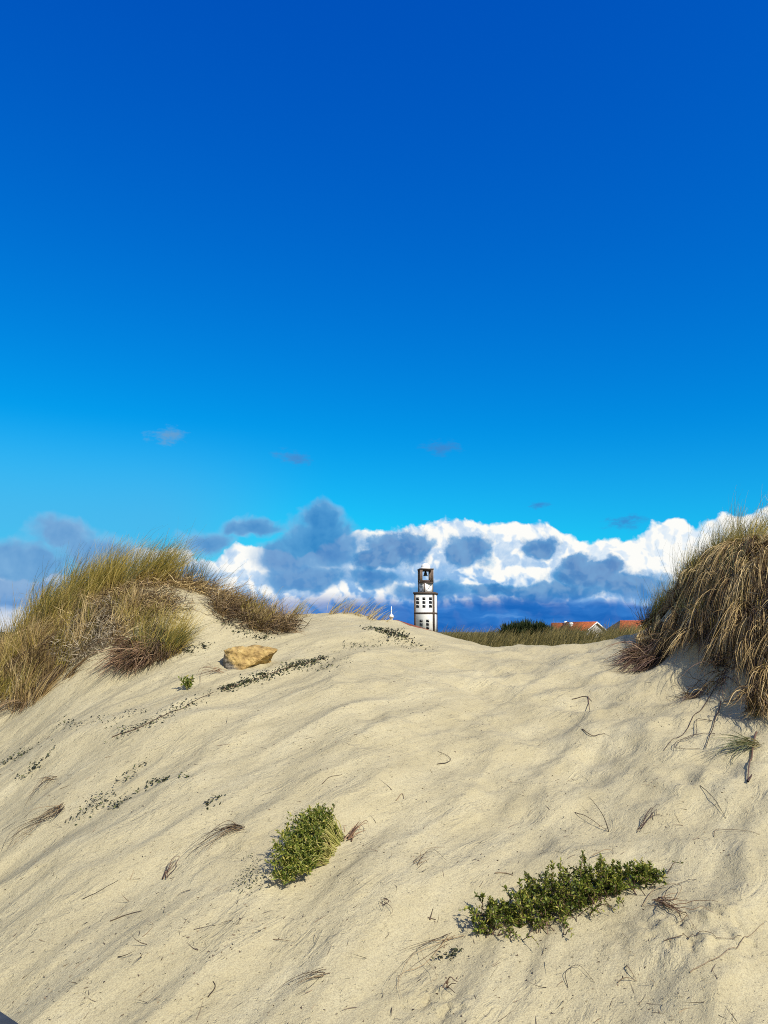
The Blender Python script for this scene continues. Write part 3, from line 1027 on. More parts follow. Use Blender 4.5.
for v in bm.verts:
    x, y, z = v.co
    q = 0.030 * float(perlin(np.array([x * 7 + z * 3]), np.array([y * 7 - z * 9]))[0]) + 0.018 * float(perlin(np.array([x * 20 + z * 9]), np.array([y * 20 + z * 21]))[0])
    q -= 0.012 * max(0.0, math.sin(z * 55 + x * 9))** 4
    v.co += v.normal * q
me = bpy.data.meshes.new('rock')
bm.to_mesh(me)
bm.free()
m, N = mat_new('rock')
tcn = N.n('ShaderNodeTexCoord')
pos = tcn.outputs['Object']
nz = N.noise(pos, 9.0, 6, 0.65)
band = N.noise(N.vm('MULTIPLY', pos, (1, 1, 5)), 6.0, 5)
col = N.ramp(nz, [(0.32, (0.12, 0.08, 0.035)), (0.45, (0.34, 0.23, 0.09)), (0.58, (0.48, 0.34, 0.13)), (0.78, (0.58, 0.46, 0.24))])
sp = N.n('ShaderNodeSeparateXYZ')
N.t.links.new(pos, sp.inputs[0])
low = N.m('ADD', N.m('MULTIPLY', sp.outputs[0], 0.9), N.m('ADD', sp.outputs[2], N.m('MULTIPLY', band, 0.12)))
col = N.mix(N.step(low, 0.03, -0.06), col, N.ramp(band, [(0.35, (0.10, 0.09, 0.075)), (0.65, (0.25, 0.22, 0.17))]))  # lower left corner greyed in the base colour to stand for its shade
finish(m, N, col, 0.9, N.m('ADD', nz, N.m('MULTIPLY', band, 0.6)), 1.0, 0.035, spec=0.1)
me.materials.append(m)
rock = bpy.data.objects.new('rock', me)
COL.objects.link(rock)
rock.location = b + np.array([0.03, 0.1, -0.01])
rock.scale = (0.84, 0.84, 0.84)
tag(rock, 'yellow sandstone rock with shade painted grey on its lower corner, resting on the slope', 'rock')

# ------------------------------------------------------------------ green bushes on the sand
def leafy(geoL, path, n, size, t0=0.25, spreadv=1.0):
    """short narrow leaves all round a stem"""
    t = rng.uniform(t0, 1.0, n)
    i = np.clip((t * (len(path) - 1)).astype(int), 0, len(path) - 2)
    fr = (t * (len(path) - 1) - i)[:, None]
    p = path[i] * (1 - fr) + path[i + 1] * fr
    tg = norm(path[i + 1] - path[i])
    d = norm(tg * 0.8 + spreadv * norm(rng.normal(size=(n, 3))) + np.array([0, 0, 0.15]))
    s = size * rng.uniform(0.6, 1.2, n)
    side = norm(np.cross(d, norm(rng.normal(size=(n, 3)))))
    w = (s * 0.20)[:, None]
    a = p
    m1 = p + d * (s * 0.5)[:, None]
    tip = p + d * s[:, None]
    up = np.cross(side, d) * (s * 0.06)[:, None]
    v = np.stack([a, m1 - side * w + up, tip, m1 + side * w + up], 1)
    f = np.arange(n * 4).reshape(n, 4)
    tint = np.clip(rng.normal(0.42, 0.25, n) + 0.16 * perlin(p[:, 0] * 9, p[:, 1] * 9 + p[:, 2] * 5) + 0.25 * (t - 0.5), 0, 1)
    geoL.add(v.reshape(-1, 3), f, np.repeat(tint, 4), np.tile([0, 0.5, 1, 0.5], n))


def bush_one():
    b = hit(338, 848)
    root = empty('dune_bush', b, 'oval green bush with yellow stems combed from its root on the right', 'bush')
    gs, gl = Geo(), Geo()
    ctr = hit(292, 868)
    for k in range(150):
        # stems leave the root and sweep up and to the left, filling an oval
        u = rng.uniform(-1, 1)
        rr = rng.uniform(0.30, 1.0)
        top = abs(rng.normal(0, 1.0))
        px = 338 - 62 * rr - 4 * u
        py = 848 + 14 * rr + u * (30 if u > 0 else 42) * (0.4 + 0.6 * math.sin(min(1, rr) * 2.2))
        px += max(0, -u) * 32 * rr
        g0 = hit(px, py + 10)
        hgt = 0.17 * math.sqrt(max(0.05, 1 - u * u * 0.7)) * rng.uniform(0.35, 1.0)
        end = g0 + np.array([0, 0, hgt])
        mid = (b + end) / 2 + np.array([rng.normal(0, 0.015), rng.normal(0, 0.02), 0.06 * rng.uniform(0.4, 1)])
        rt = hit(343 - 17 * (u + 1) * 0.5 + rng.normal(0, 1.5), 838 + 26 * (u + 1) * 0.5 + rng.normal(0, 1.5))
        path = spline([rt, mid + (rt - b) * 0.5, end], 9)
        path[:, 2] = np.maximum(path[:, 2], H(path[:, 0], path[:, 1]) + 0.005)
        tube(gs, path, 0.0032, 0.0016, 4)
        tail = path[5:]
        leafy(gl, tail, 26, 0.024)
        for q in range(2):          # side sprigs
            j = rng.integers(6, 9)
            tipv = path[j] + np.array([rng.normal(-0.02, 0.03), rng.normal(0, 0.03), rng.uniform(0.015, 0.06)])
            sp_ = spline([path[j], (path[j] + tipv) / 2 + rng.normal(0, 0.004, 3), tipv], 5)
            tube(gs, sp_, 0.002, 0.001, 4)
            leafy(gl, sp_, 16, 0.022)
    for (px, py, h) in [(322, 822, 0.12), (316, 826, 0.10), (335, 836, 0.1), (285, 835, 0.10), (275, 850, 0.08), (330, 828, 0.13), (300, 828, 0.12)]:
        g0 = hit(px, py + 8)
        path = spline([g0, g0 + np.array([0.01, 0, h * 0.6]), g0 + np.array([rng.normal(0, 0.015), 0, h])], 6)
        tube(gs, path, 0.003, 0.0015, 4)
        leafy(gl, path, 40, 0.022)
    gs.build('stem', M['stem'], root)
    gl.build('foliage', M['bush'], root)


def bush_two():
    b = hit(566, 915)
    root = empty('dune_bush', b, 'long low green bush with upright sprigs stretched across the lower right sand', 'bush')
    gs, gl = Geo(), Geo()
    spine = [(486, 934), (510, 925), (535, 917), (560, 911), (585, 905), (610, 896), (635, 888), (656, 880)]
    hts = [0.10, 0.17, 0.17, 0.20, 0.21, 0.16, 0.11, 0.06]
    wid = [9, 15, 19, 19, 18, 12, 9, 6]
    for k in range(210):
        t = rng.uniform(0, 1) ** 0.95
        i = min(int(t * 7), 6)
        fr = t * 7 - i
        sx = spine[i][0] * (1 - fr) + spine[i + 1][0] * fr
        sy = spine[i][1] * (1 - fr) + spine[i + 1][1] * fr
        hh = (hts[i] * (1 - fr) + hts[i + 1] * fr) * rng.uniform(0.2, 0.95) * (0.72 + 0.9 * abs(math.sin(sx * 0.095 + 1.0)) * 0.45)
        ww = wid[i] * (1 - fr) + wid[i + 1] * fr
        g0 = hit(sx + rng.normal(0, 4), sy + rng.uniform(-0.6, 0.75) * ww)
        st = g0 + np.array([rng.normal(0.02, 0.03), rng.normal(0.05, 0.02), 0])
        st[2] = float(H(st[:1], st[1:2])[0])
        end = g0 + np.array([rng.normal(-0.015, 0.03), rng.normal(0, 0.02), hh])
        path = spline([st, (st + end) / 2 + np.array([rng.normal(0, 0.015), 0, 0.02]), end], 7)
        tube(gs, path, 0.003, 0.0014, 4)
        leafy(gl, path, 38, 0.024, 0.0)
        if rng.uniform() < 0.6:
            j = rng.integers(2, 6)
            tipv = path[j] + np.array([rng.normal(0, 0.035), rng.normal(0, 0.03), rng.uniform(0.02, 0.05)])
            sp_ = spline([path[j], (path[j] + tipv) / 2, tipv], 5)
            tube(gs, sp_, 0.002, 0.001, 4)
            leafy(gl, sp_, 22, 0.02)
    for k in range(70):                # low sprawling sprigs round the edge
        t = rng.uniform(0, 6.99)
        i = int(t)
        fr = t - i
        sx = spine[i][0] * (1 - fr) + spine[i + 1][0] * fr + rng.normal(0, 8)
        sy = spine[i][1] * (1 - fr) + spine[i + 1][1] * fr + rng.choice([-1, 1], p=[0.35, 0.65]) * rng.uniform(0.5, 1.25) * wid[i]
        g0 = hit(sx, sy)
        an = rng.uniform(0, 2 * np.pi)
        ln = rng.uniform(0.06, 0.14)
        end = g0 + np.array([math.cos(an) * ln, math.sin(an) * ln, 0])
        end[2] = float(H(end[:1], end[1:2])[0]) + rng.uniform(0.01, 0.06)
        path = spline([g0, (g0 + end) / 2 + np.array([0, 0, 0.03]), end], 6)
        tube(gs, path, 0.0025, 0.0012, 4)
        leafy(gl, path, int(rng.uniform(8, 34)), 0.021, 0.2)
    for (px, py, h) in [(581, 903, 0.26), (586, 900, 0.22), (552, 905, 0.22), (598, 896, 0.2), (601, 900, 0.21), (621, 890, 0.14), (628, 888, 0.13), (560, 905, 0.22), (611, 893, 0.16), (604, 895, 0.17), (545, 912, 0.2), (520, 920, 0.19), (634, 887, 0.10), (640, 886, 0.09)]:
        g0 = hit(px, py)
        path = spline([g0, g0 + np.array([0.005, 0, h * 0.6]), g0 + np.array([rng.normal(0.01, 0.012), 0, h])], 7)
        tube(gs, path, 0.003, 0.0015, 4)
        leafy(gl, path, 60, 0.022)
    gs.build('stem', M['root'], root)
    gl.build('foliage', M['bush'], root)


bush_one()
bush_two()

# small seedling below the slumped clump
b = hit(187, 690)
root = empty('seedling', b, 'single tiny green seedling on the slope below the slumped clump', 'plant')
gs, gl = Geo(), Geo()
for k in range(9):
    path = spline([b, b + np.array([rng.normal(0, 0.03), rng.normal(0, 0.03), rng.uniform(0.05, 0.12)])], 4)
    tube(gs, path, 0.003, 0.002, 4)
    leafy(gl, path, 18, 0.04)
gs.build('stem', M['stem'], root)
gl.build('foliage', M['bush'], root)


# ------------------------------------------------------------------ creeping plants
def creeper(pp, width, n, size, label, dens=None):
    """round leaves of a runner lying along a line on the sand"""
    w = np.array([hit(*p) for p in pp])
    ln = spline(w, 60)
    n = int(n * 1.35)
    t = rng.uniform(0, 59, n)
    cl = np.sin(t * 0.9 + rng.uniform(0, 6)) + np.sin(t * 2.3)
    node = rng.uniform(0, 59, max(4, n // 6))
    t = np.clip(node[rng.integers(0, len(node), n)] + rng.normal(0, 0.12, n), 0, 58.9)
    t = np.where(cl < -9, np.clip(t + rng.normal(0, 4, n), 0, 58.9), t)
    i = np.minimum(t.astype(int), 58)
    fr = (t - i)[:, None]
    p = ln[i] * (1 - fr) + ln[i + 1] * fr
    hx = perlin(t * 3.1 + width * 50, t * 0 + 7.3) * width * 3.2
    hy = perlin(t * 2.7 + 11, t * 0 + 2.1) * width * 3.6
    x = p[:, 0] + hx + rng.normal(0, 0.018 + width * 0.25, n)
    y = p[:, 1] + hy + rng.normal(0, 0.018 + width * 0.25, n)
    z = H(x, y) + rng.uniform(0.002, 0.022, n)
    nrm = norm(np.stack([rng.normal(0, 0.5, n), rng.normal(-0.3, 0.5, n), np.ones(n)], 1))
    s1 = norm(np.cross(nrm, rng.normal(size=(n, 3))))
    s2 = np.cross(nrm, s1)
    s = (size * 0.72 * rng.uniform(0.5, 1.2, n))[:, None]
    c0 = np.stack([x, y, z], 1)
    v = np.stack([c0 - s1 * s, c0 - s2 * s * 0.55, c0 + s1 * s, c0 + s2 * s * 0.55], 1)
    root = empty('creeping_plant', w[0], label, 'creeping plant', 'creeping plants on the sand')
    g = Geo()
    g.add(v.reshape(-1, 3), np.arange(n * 4).reshape(n, 4), np.repeat(rng.uniform(0, 1, n), 4))
    g.build('foliage', M['creeper'], root)
    if n > 200:
        g = Geo()
        s = ln.copy()
        s[:, 2] = H(s[:, 0], s[:, 1]) + 0.006
        tube(g, s[::2], 0.004, 0.002, 4)
        g.build('runner', M['root'], root)


creeper([(222, 690), (250, 682), (280, 671), (305, 664), (328, 657)], 0.036, 560, 0.021, 'dense green runner of leaves climbing the slope right of the yellow rock')
creeper([(112, 738), (140, 728), (165, 716), (190, 704), (215, 692)], 0.06, 170, 0.016, 'leafy runner below the slumped clump leading toward the yellow rock')
creeper([(340, 652), (362, 646), (385, 643), (408, 647)], 0.10, 90, 0.018, 'sparse runner spread over the upper sand near the crest')
creeper([(378, 630), (388, 632), (396, 635), (412, 640)], 0.15, 300, 0.026, 'dark green leafy patch on the crest below the brown roof')
creeper([(225, 622), (250, 636), (275, 638)], 0.06, 110, 0.022, 'dark leaves at the foot of the round brown clump')
creeper([(186, 652), (196, 648), (205, 645)], 0.05, 60, 0.024, 'small dark leaf cluster left of the yellow rock')
creeper([(0, 764), (20, 756), (48, 745)], 0.05, 60, 0.017, 'thin line of dark leaves at the left picture edge below the hillock')
creeper([(14, 783), (35, 768), (55, 752)], 0.03, 50, 0.018, 'short slanting line of dark leaves beside the dried tufts')
creeper([(55, 725), (80, 722), (115, 718), (135, 712)], 0.07, 80, 0.016, 'loose line of dark leaves under the foot of the hillock')
creeper([(70, 824), (85, 813), (100, 802), (112, 795)], 0.05, 100, 0.014, 'compact streak of dark leaves right of the large dried tuft')
creeper([(110, 812), (122, 803), (135, 792)], 0.03, 40, 0.017, 'second smaller leaf streak beside the compact one')
creeper([(120, 785), (132, 777), (145, 765)], 0.04, 34, 0.017, 'faint leaf streak above the compact one')
creeper([(150, 785), (165, 780), (178, 778), (192, 775)], 0.025, 40, 0.02, 'level row of dark leaves in the middle of the left slope')
creeper([(205, 809), (212, 803), (221, 799)], 0.02, 18, 0.022, 'pair of dark leaf specks left of the oval bush')
creeper([(300, 668), (325, 668), (350, 660)], 0.12, 60, 0.016, 'scattered leaf specks right of the dense green runner')
creeper([(242, 892), (252, 880), (262, 866)], 0.05, 120, 0.009, 'dark leaf litter ring at the shaded left end of the oval bush')
creeper([(435, 962), (447, 958), (455, 953)], 0.03, 24, 0.018, 'small leaf sprig on the bottom sand left of the long bush')


# ------------------------------------------------------------------ dried tufts on the sand
def dried_tuft(tip, pts, n, label, r=0.003, mat='brown', name='dried_tuft', spread=5):
    g = Geo()
    for k in range(max(5, int(n * 0.7))):
        j = rng.normal(0, 1.5, 2) + rng.normal(0, spread * 1.5, (len(pts), 2)) * np.linspace(0.3, 1, len(pts))[:, None]
        e = rng.uniform(0.4, 1.0)
        q = [(p[0] * 1.0 + d[0], p[1] + d[1] * 0.7) for p, d in zip(pts, j)]
        s = ground_path(q, 10, 0.003 + 0.02 * rng.uniform(), rng.uniform(0, 0.05))
        s = s[:max(4, int(10 * e))]
        tube(g, s, r * rng.uniform(0.4, 0.85), r * 0.25, 4)
    o = g.build(name, M[mat])
    tag(o, label, 'dried tuft', 'dried grass tufts lying on the sand')


dried_tuft(0, [(61, 808), (45, 822), (22, 836), (0, 858)], 34, 'large dried brown tuft trailing to the left picture edge')
dried_tuft(0, [(52, 780), (38, 790), (24, 802)], 16, 'small dried tuft just above the large trailing tuft')
dried_tuft(0, [(240, 830), (215, 842), (186, 862)], 30, 'fanned dried straw tuft left of the oval bush', spread=6)
dried_tuft(0, [(414, 866), (432, 857), (450, 858)], 10, 'arched dried stalks on the sand midway between both bushes', 0.0025)
dried_tuft(0, [(450, 940), (420, 960), (396, 985), (392, 1008)], 12, 'long dried straw strands near the bottom middle', 0.0025, spread=8)
dried_tuft(0, [(325, 975), (300, 988), (268, 1004)], 12, 'flat dried straw strands low on the sand below the oval bush', 0.0025)
dried_tuft(0, [(348, 840), (358, 832), (367, 838)], 22, 'uprooted brown root knot beside the oval bush', 0.005, 'red_root', 'root_knot', 6)
dried_tuft(0, [(222, 672), (205, 676), (190, 682)], 12, 'dead root strands left below the yellow rock', 0.005, 'red_root', 'root_knot', 4)
dried_tuft(0, [(165, 880), (172, 868), (178, 862)], 10, 'dark little debris knot below the fanned straw tuft', 0.004, 'root', 'root_knot', 3)
dried_tuft(0, [(660, 905), (684, 915), (700, 925)], 26, 'tangled pale roots breaking through the crust beside the long bush', 0.004, 'red_root', 'root_knot', 9)
dried_tuft(0, [(382, 905), (390, 912), (378, 918)], 9, 'small dark twig knot on the sand right of the oval bush', 0.003, 'root', 'root_knot', 4)
dried_tuft(0, [(640, 830), (652, 815), (662, 822)], 7, 'dark crooked twig cluster above the long bush', 0.004, 'root', 'root_knot', 4)
dried_tuft(0, [(447, 990), (455, 995), (468, 998)], 8, 'dark root end poking out of the bottom crust', 0.005, 'root', 'root_knot', 3)

# single twigs
TW = 'single twigs lying on the sand'
strand('twig', [[(575, 813), (590, 824), (608, 832)]], 'litter', 'long thin twig whose right end meets an upright straw', 'twig', 0.0028, 0.004, 0.03, TW)
g = Geo()
p0 = hit(609, 832)
p1 = p0 + np.array([-0.10, 0.04, 0.20])
tube(g, spline([p0, (p0 + p1) / 2 + np.array([0.02, 0, 0.0]), p1], 8), 0.003, 0.0012, 4)
tag(g.build('twig', M['litter']), 'upright leaning straw above the long bush forming a V', 'twig', TW)
strand('twig', [[(700, 786), (712, 800), (726, 820)]], 'litter', 'slanting twig below the dangling root at the right', 'twig', 0.0028, 0.004, 0.02, TW)
strand('twig', [[(714, 838), (716, 832), (730, 832), (760, 836)]], 'litter', 'thin hooked straw near the right picture edge', 'twig', 0.0022, 0.004, 0.01, TW)
strand('twig', [[(437, 765), (448, 764), (450, 760), (438, 752)]], 'litter', 'bent dark twig like a check mark in the middle of the slope', 'twig', 0.0032, 0.004, 0.01, TW)
strand('twig', [[(495, 874), (505, 874), (513, 877)]], 'litter', 'short dark splinter left above the long bush', 'twig', 0.004, 0.004, 0.0, TW)
strand('twig', [[(592, 860), (604, 858), (612, 854)]], 'litter', 'pale straw sticking out behind the long bush', 'twig', 0.003, 0.02, 0.02, TW)
strand('twig', [[(642, 907), (655, 893), (680, 890), (678, 902), (660, 908), (642, 907)], [(662, 905), (670, 893), (697, 880)]], 'litter',
       'looped grey stalk right of the long bush', 'twig', 0.0022, 0.004, 0.02, TW)
strand('twig', [[(664, 943), (690, 941), (715, 942), (742, 939)]], 'litter', 'long level straw under the crust at the right', 'twig', 0.0022, 0.004, 0.01, TW)
strand('twig', [[(690, 975), (715, 962), (740, 950), (764, 925)]], 'litter', 'long curved straw at the lower right picture edge', 'twig', 0.0026, 0.004, 0.01, TW)
strand('twig', [[(626, 968), (631, 978), (637, 983)], [(618, 984), (636, 983)]], 'litter', 'small forked twig below the long bush', 'twig', 0.0028, 0.004, 0.02, TW)
strand('twig', [[(568, 990), (566, 978), (580, 972), (595, 984)]], 'litter', 'curled straw on the bottom sand below the long bush', 'twig', 0.0018, 0.004, 0.02, TW)
strand('twig', [[(82, 900), (100, 892), (118, 882)]], 'litter', 'thin pale stalk on the lower left sand', 'twig', 0.002, 0.004, 0.0, TW)
strand('twig', [[(110, 922), (125, 917), (142, 912)]], 'litter', 'short bleached stalk below the thin pale one', 'twig', 0.003, 0.004, 0.0, TW)
strand('twig', [[(208, 998), (215, 990), (213, 984)]], 'litter', 'little curved dark twig near the bottom left', 'twig', 0.003, 0.004, 0.0, TW)
strand('twig', [[(430, 921), (433, 910)], [(428, 920), (436, 922)]], 'litter', 'tiny upright dark splinter right of the small twig knot', 'twig', 0.003, 0.004, 0.0, TW)
strand('twig', [[(322, 785), (330, 778), (342, 775)]], 'litter', 'fine twig above the oval bush', 'twig', 0.0022, 0.004, 0.0, TW)
strand('twig', [[(396, 802), (402, 795), (404, 800)]], 'litter', 'dark curl of twig right above the oval bush', 'twig', 0.0035, 0.004, 0.0, TW)
strand('twig', [[(572, 700), (585, 697), (592, 702)], [(588, 697), (590, 712)]], 'root', 'black bent twig on the upper slope left of the right mound', 'twig', 0.005, 0.006, 0.0, TW)
strand('twig', [[(582, 730), (592, 738), (605, 734)]], 'root', 'thin crossed twig on the slope left of the hanging roots', 'twig', 0.004, 0.004, 0.01, TW)

# fine litter nobody could count
g = Geo()
n = 2600
ok_x, ok_y = [], []
Y = 3.3 + 7.0 * rng.uniform(0, 1, n) ** 1.7
X = rng.uniform(-0.52, 0.52, n) * Y
den = perlin(X * 1.3 + 3, Y * 1.3 + 8)
keep = (den > rng.uniform(-0.5, 0.45, n)) 
X, Y = X[keep], Y[keep]
n = len(X)
an = rng.normal(R(48), R(38), n)
d0 = np.stack([np.cos(an), np.sin(an), rng.normal(0.1, 0.15, n)], 1) * rng.choice([-1, 1], n)[:, None]
d0[:, 2] = np.abs(d0[:, 2])
blades(g, on_sand(X, Y, 0.003), d0, rng.normal(0, 0.5, (n, 3)), 0.014 + 0.10 * rng.uniform(0, 1, n) ** 3.5, 0.0038 * rng.uniform(0.5, 1.2, n), 5, 1.0, 0.003)
n = 2600
Y = 3.3 + 4.0 * rng.uniform(0, 1, n) ** 1.4
X = rng.uniform(-0.52, 0.52, n) * Y
keep = perlin(X * 1.9 + 13, Y * 2.2 + 1) > rng.uniform(-0.1, 0.5, n)
X, Y = X[keep], Y[keep]
n = len(X)
blades(g, on_sand(X, Y, 0.002), rng.normal(size=(n, 3)) * [1, 1, 0.3], rng.normal(0, 0.4, (n, 3)), rng.uniform(0.005, 0.016, n), 0.008, 2, 1.0, 0.003)
o = g.build('plant_litter', M['litter'])
kind(o, 'stuff')
o['label'] = 'fine dark straw and leaf litter strewn over the sand'


# ------------------------------------------------------------------ bell tower
def far_pt(px, py, Y):
    a, e = ray(px, py)
    return np.array([a * Y, Y, e * Y])


TY = 300.0
K = 300.0 / 775.0
tc_ = far_pt(426.0, 632, TY + 4)
tower = empty('bell_tower', (tc_[0], tc_[1], -3.0), 'white bell tower with dark stone edges, clock and round dome beyond the dunes', 'tower')
WS = 7.9
ROT1 = R(-12.0)          # front turned a little to the left
ROT2 = R(31.0)
ORG = (tc_[0], tc_[1], 0.0)
ZT = 14.9
gw, gf = Geo(), Geo()
h = WS / 2
box(gw, (-h, -h, -3.0), (h, h, ZT - 0.25), ROT1, ORG)
gw.build('shaft_wall', M['white'], tower)
fw = 0.7
for sx in (-1, 1):
    for sy in (-1, 1):
        cx, cy = sx * (h - fw / 2 + 0.06), sy * (h - fw / 2 + 0.06)
        box(gf, (cx - fw / 2, cy - fw / 2, -3.0), (cx + fw / 2, cy + fw / 2, ZT - 0.3), ROT1, ORG)
for z0, z1, e in ((ZT - 0.3, ZT + 0.45, 0.30), (6.9, 7.55, 0.10)):
    box(gf, (-h - e, -h - e, z0), (h + e, h + e, z1), ROT1, ORG)
gf.build('stone_frame', M['granite'], tower)


def face_box(geo, u, z0, z1, halfw, half, rot, side, proud0, proud1):
    """a box on one face of a square block (side 0 front, 1 right, 2 back, 3 left)"""
    r = rot + side * math.pi / 2
    box(geo, (u - halfw, -half - proud1, z0), (u + halfw, -half - proud0, z1), r, ORG)


for side in range(4):
    for col in (0.167, 0.49, 0.826):
        for zc in (12.75, 11.35, 9.85):
            u = -h + 0.12 + col * (WS - 0.24)
            g = Geo()
            face_box(g, u, zc - 0.56, zc + 0.56, 0.60, h, ROT1, side, -0.15, 0.02)
            if side == 0:
                g.build('window', M['dark'], tower)
    for col in (0.34, 0.667):
        for zc in (4.2, 2.9, 1.6):
            u = -h + col * WS
            g = Geo()
            face_box(g, u, zc - 0.52, zc + 0.52, 0.60, h, ROT1, side, -0.15, 0.02)
            if side == 0:
                g.build('window', M['dark'], tower)

# clock stage
h2 = 2.1
g = Geo()
box(g, (-h2, -h2, ZT + 0.45), (h2, h2, 18.97), ROT2, ORG)
g.build('clock_stage', M['white'], tower)
for sx in (-1, 1):
    for sy in (-1, 1):
        g = Geo()
        cx, cy = sx * (h2 - 0.12), sy * (h2 - 0.12)
        box(g, (cx - 0.2, cy - 0.2, ZT + 0.45), (cx + 0.2, cy + 0.2, 18.98), ROT2, ORG)
        g.build('corner_strip', M['granite'], tower)


def disc_np(cx, z, r, half, rot, side, proud, segs=28, r_in=0.0):
    ang = np.linspace(0, 2 * np.pi, segs, endpoint=False)
    q = []
    for rad in (r_in, r):
        q.append(np.stack([cx + rad * np.cos(ang), np.full(segs, -half - proud), z + rad * np.sin(ang)], 1))
    v = np.concatenate(q)
    rr = rot + side * math.pi / 2
    c_, s_ = math.cos(rr), math.sin(rr)
    v = np.stack([v[:, 0] * c_ - v[:, 1] * s_ + ORG[0], v[:, 0] * s_ + v[:, 1] * c_ + ORG[1], v[:, 2]], 1)
    i = np.arange(segs)
    f = np.stack([i, (i + 1) % segs, (i + 1) % segs + segs, i + segs], 1)
    return v, f


for side in (0, 3):
    zc = 17.1
    g = Geo()
    g.add(*disc_np(0, zc, 1.3, h2, ROT2, side, 0.05, r_in=0.01))
    dial = g.build('clock_dial', M['white'], tower)
    g = Geo()
    g.add(*disc_np(0, zc, 1.38, h2, ROT2, side, 0.09, r_in=1.22))
    if side == 3:
        rim = g.build('dial_rim', M['granite'], dial)
        rim.location = (0, 0, 0)
    for ang, ln in ((R(40), 0.85), (R(-35), 1.1)):
        g = Geo()
        rr = ROT2 + side * math.pi / 2
        p = np.array([(-0.10, 0, 0), (0.10, 0, 0), (0.07, 0, ln), (-0.07, 0, ln)])
        c_, s_ = math.cos(ang), math.sin(ang)
        if side == 0 and ln > 1:
            c_ = -c_
        p = np.stack([p[:, 0] * c_ + p[:, 2] * s_, np.full(4, -h2 - 0.14), zc - p[:, 0] * s_ + p[:, 2] * c_], 1)
        c2, s2 = math.cos(rr), math.sin(rr)
        p = np.stack([p[:, 0] * c2 - p[:, 1] * s2 + ORG[0], p[:, 0] * s2 + p[:, 1] * c2 + ORG[1], p[:, 2]], 1)
        g.add(p, [(0, 1, 2, 3)])
        hd = g.build('clock_hand', M['dark'], dial)
        hd.location = (0, 0, 0)

# belfry
h3 = 2.75
ROT3 = R(7.0)
for sx in (-1, 1):
    for sy in (-1, 1):
        g = Geo()
        cx, cy = sx * (h3 - 0.62), sy * (h3 - 0.62)
        box(g, (cx - 0.40, cy - 0.40, 19.4), (cx + 0.40, cy + 0.40, 24.2), ROT3, ORG)
        for ux in (-0.36, 0.0, 0.36):       # vertical ribs on the outer faces
            box(g, (cx + ux - 0.1, cy + sy * 0.45 - 0.1, 19.42), (cx + ux + 0.1, cy + sy * 0.45 + 0.12, 24.18), ROT3, ORG)
            box(g, (cx + sx * 0.45 - 0.1, cy + ux - 0.1, 19.44), (cx + sx * 0.45 + 0.12, cy + ux + 0.1, 24.16), ROT3, ORG)
        g.build('belfry_pier', M['brown_stone'], tower)
for side in range(4):
    g = Geo()
    face_box(g, 0, 19.4, 20.1, 1.72, h3 - 0.55, ROT3, side, 0.0, 0.14)
    g.build('parapet', M['white'] if side else M['granite'], tower)
    g = Geo()
    face_box(g, 0, 23.75, 24.2, 1.72, h3 - 0.55, ROT3, side, 0.0, 0.14)
    g.build('lintel', M['granite'], tower)
g = Geo()
box(g, (-h3 - 0.05, -h3 - 0.05, 24.2), (h3 + 0.05, h3 + 0.05, 24.65), ROT3, ORG)
g.build('cornice', M['granite'], tower)
g = Geo()
box(g, (-h3 + 0.05, -h3 + 0.05, 19.0), (h3 - 0.05, h3 - 0.05, 19.38), ROT3, ORG)
g.build('belfry_floor', M['granite'], tower)


def lathe(geo, prof, cx, cy, segs=24):
    ang = np.linspace(0, 2 * np.pi, segs, endpoint=False)
    v = np.array([(cx + r * math.cos(t), cy + r * math.sin(t), z) for r, z in prof for t in ang])
    i = np.arange(len(prof) * segs).reshape(len(prof), segs)
    nx = np.roll(i, -1, 1)
    geo.add(v, np.stack([i[:-1], nx[:-1], nx[1:], i[1:]], -1).reshape(-1, 4))


g = Geo()
lathe(g, [(1.9, 24.7), (1.9, 25.1)] + [(1.85 * math.cos(t), 25.1 + 1.85 * math.sin(t)) for t in np.linspace(0, 1.5, 9)] + [(0.02, 26.97)], ORG[0], ORG[1])
g.build('dome', M['white'], tower, True)
g = Geo()
lathe(g, [(0.02, 23.6), (0.35, 23.55), (0.55, 23.0), (0.65, 22.4), (0.95, 21.9), (0.9, 21.85), (0.02, 21.9)], ORG[0], ORG[1])
box(g, (-1.8, -0.12, 23.6), (1.8, 0.12, 23.9), ROT2, ORG)
g.build('bell', M['bronze'], tower, True)


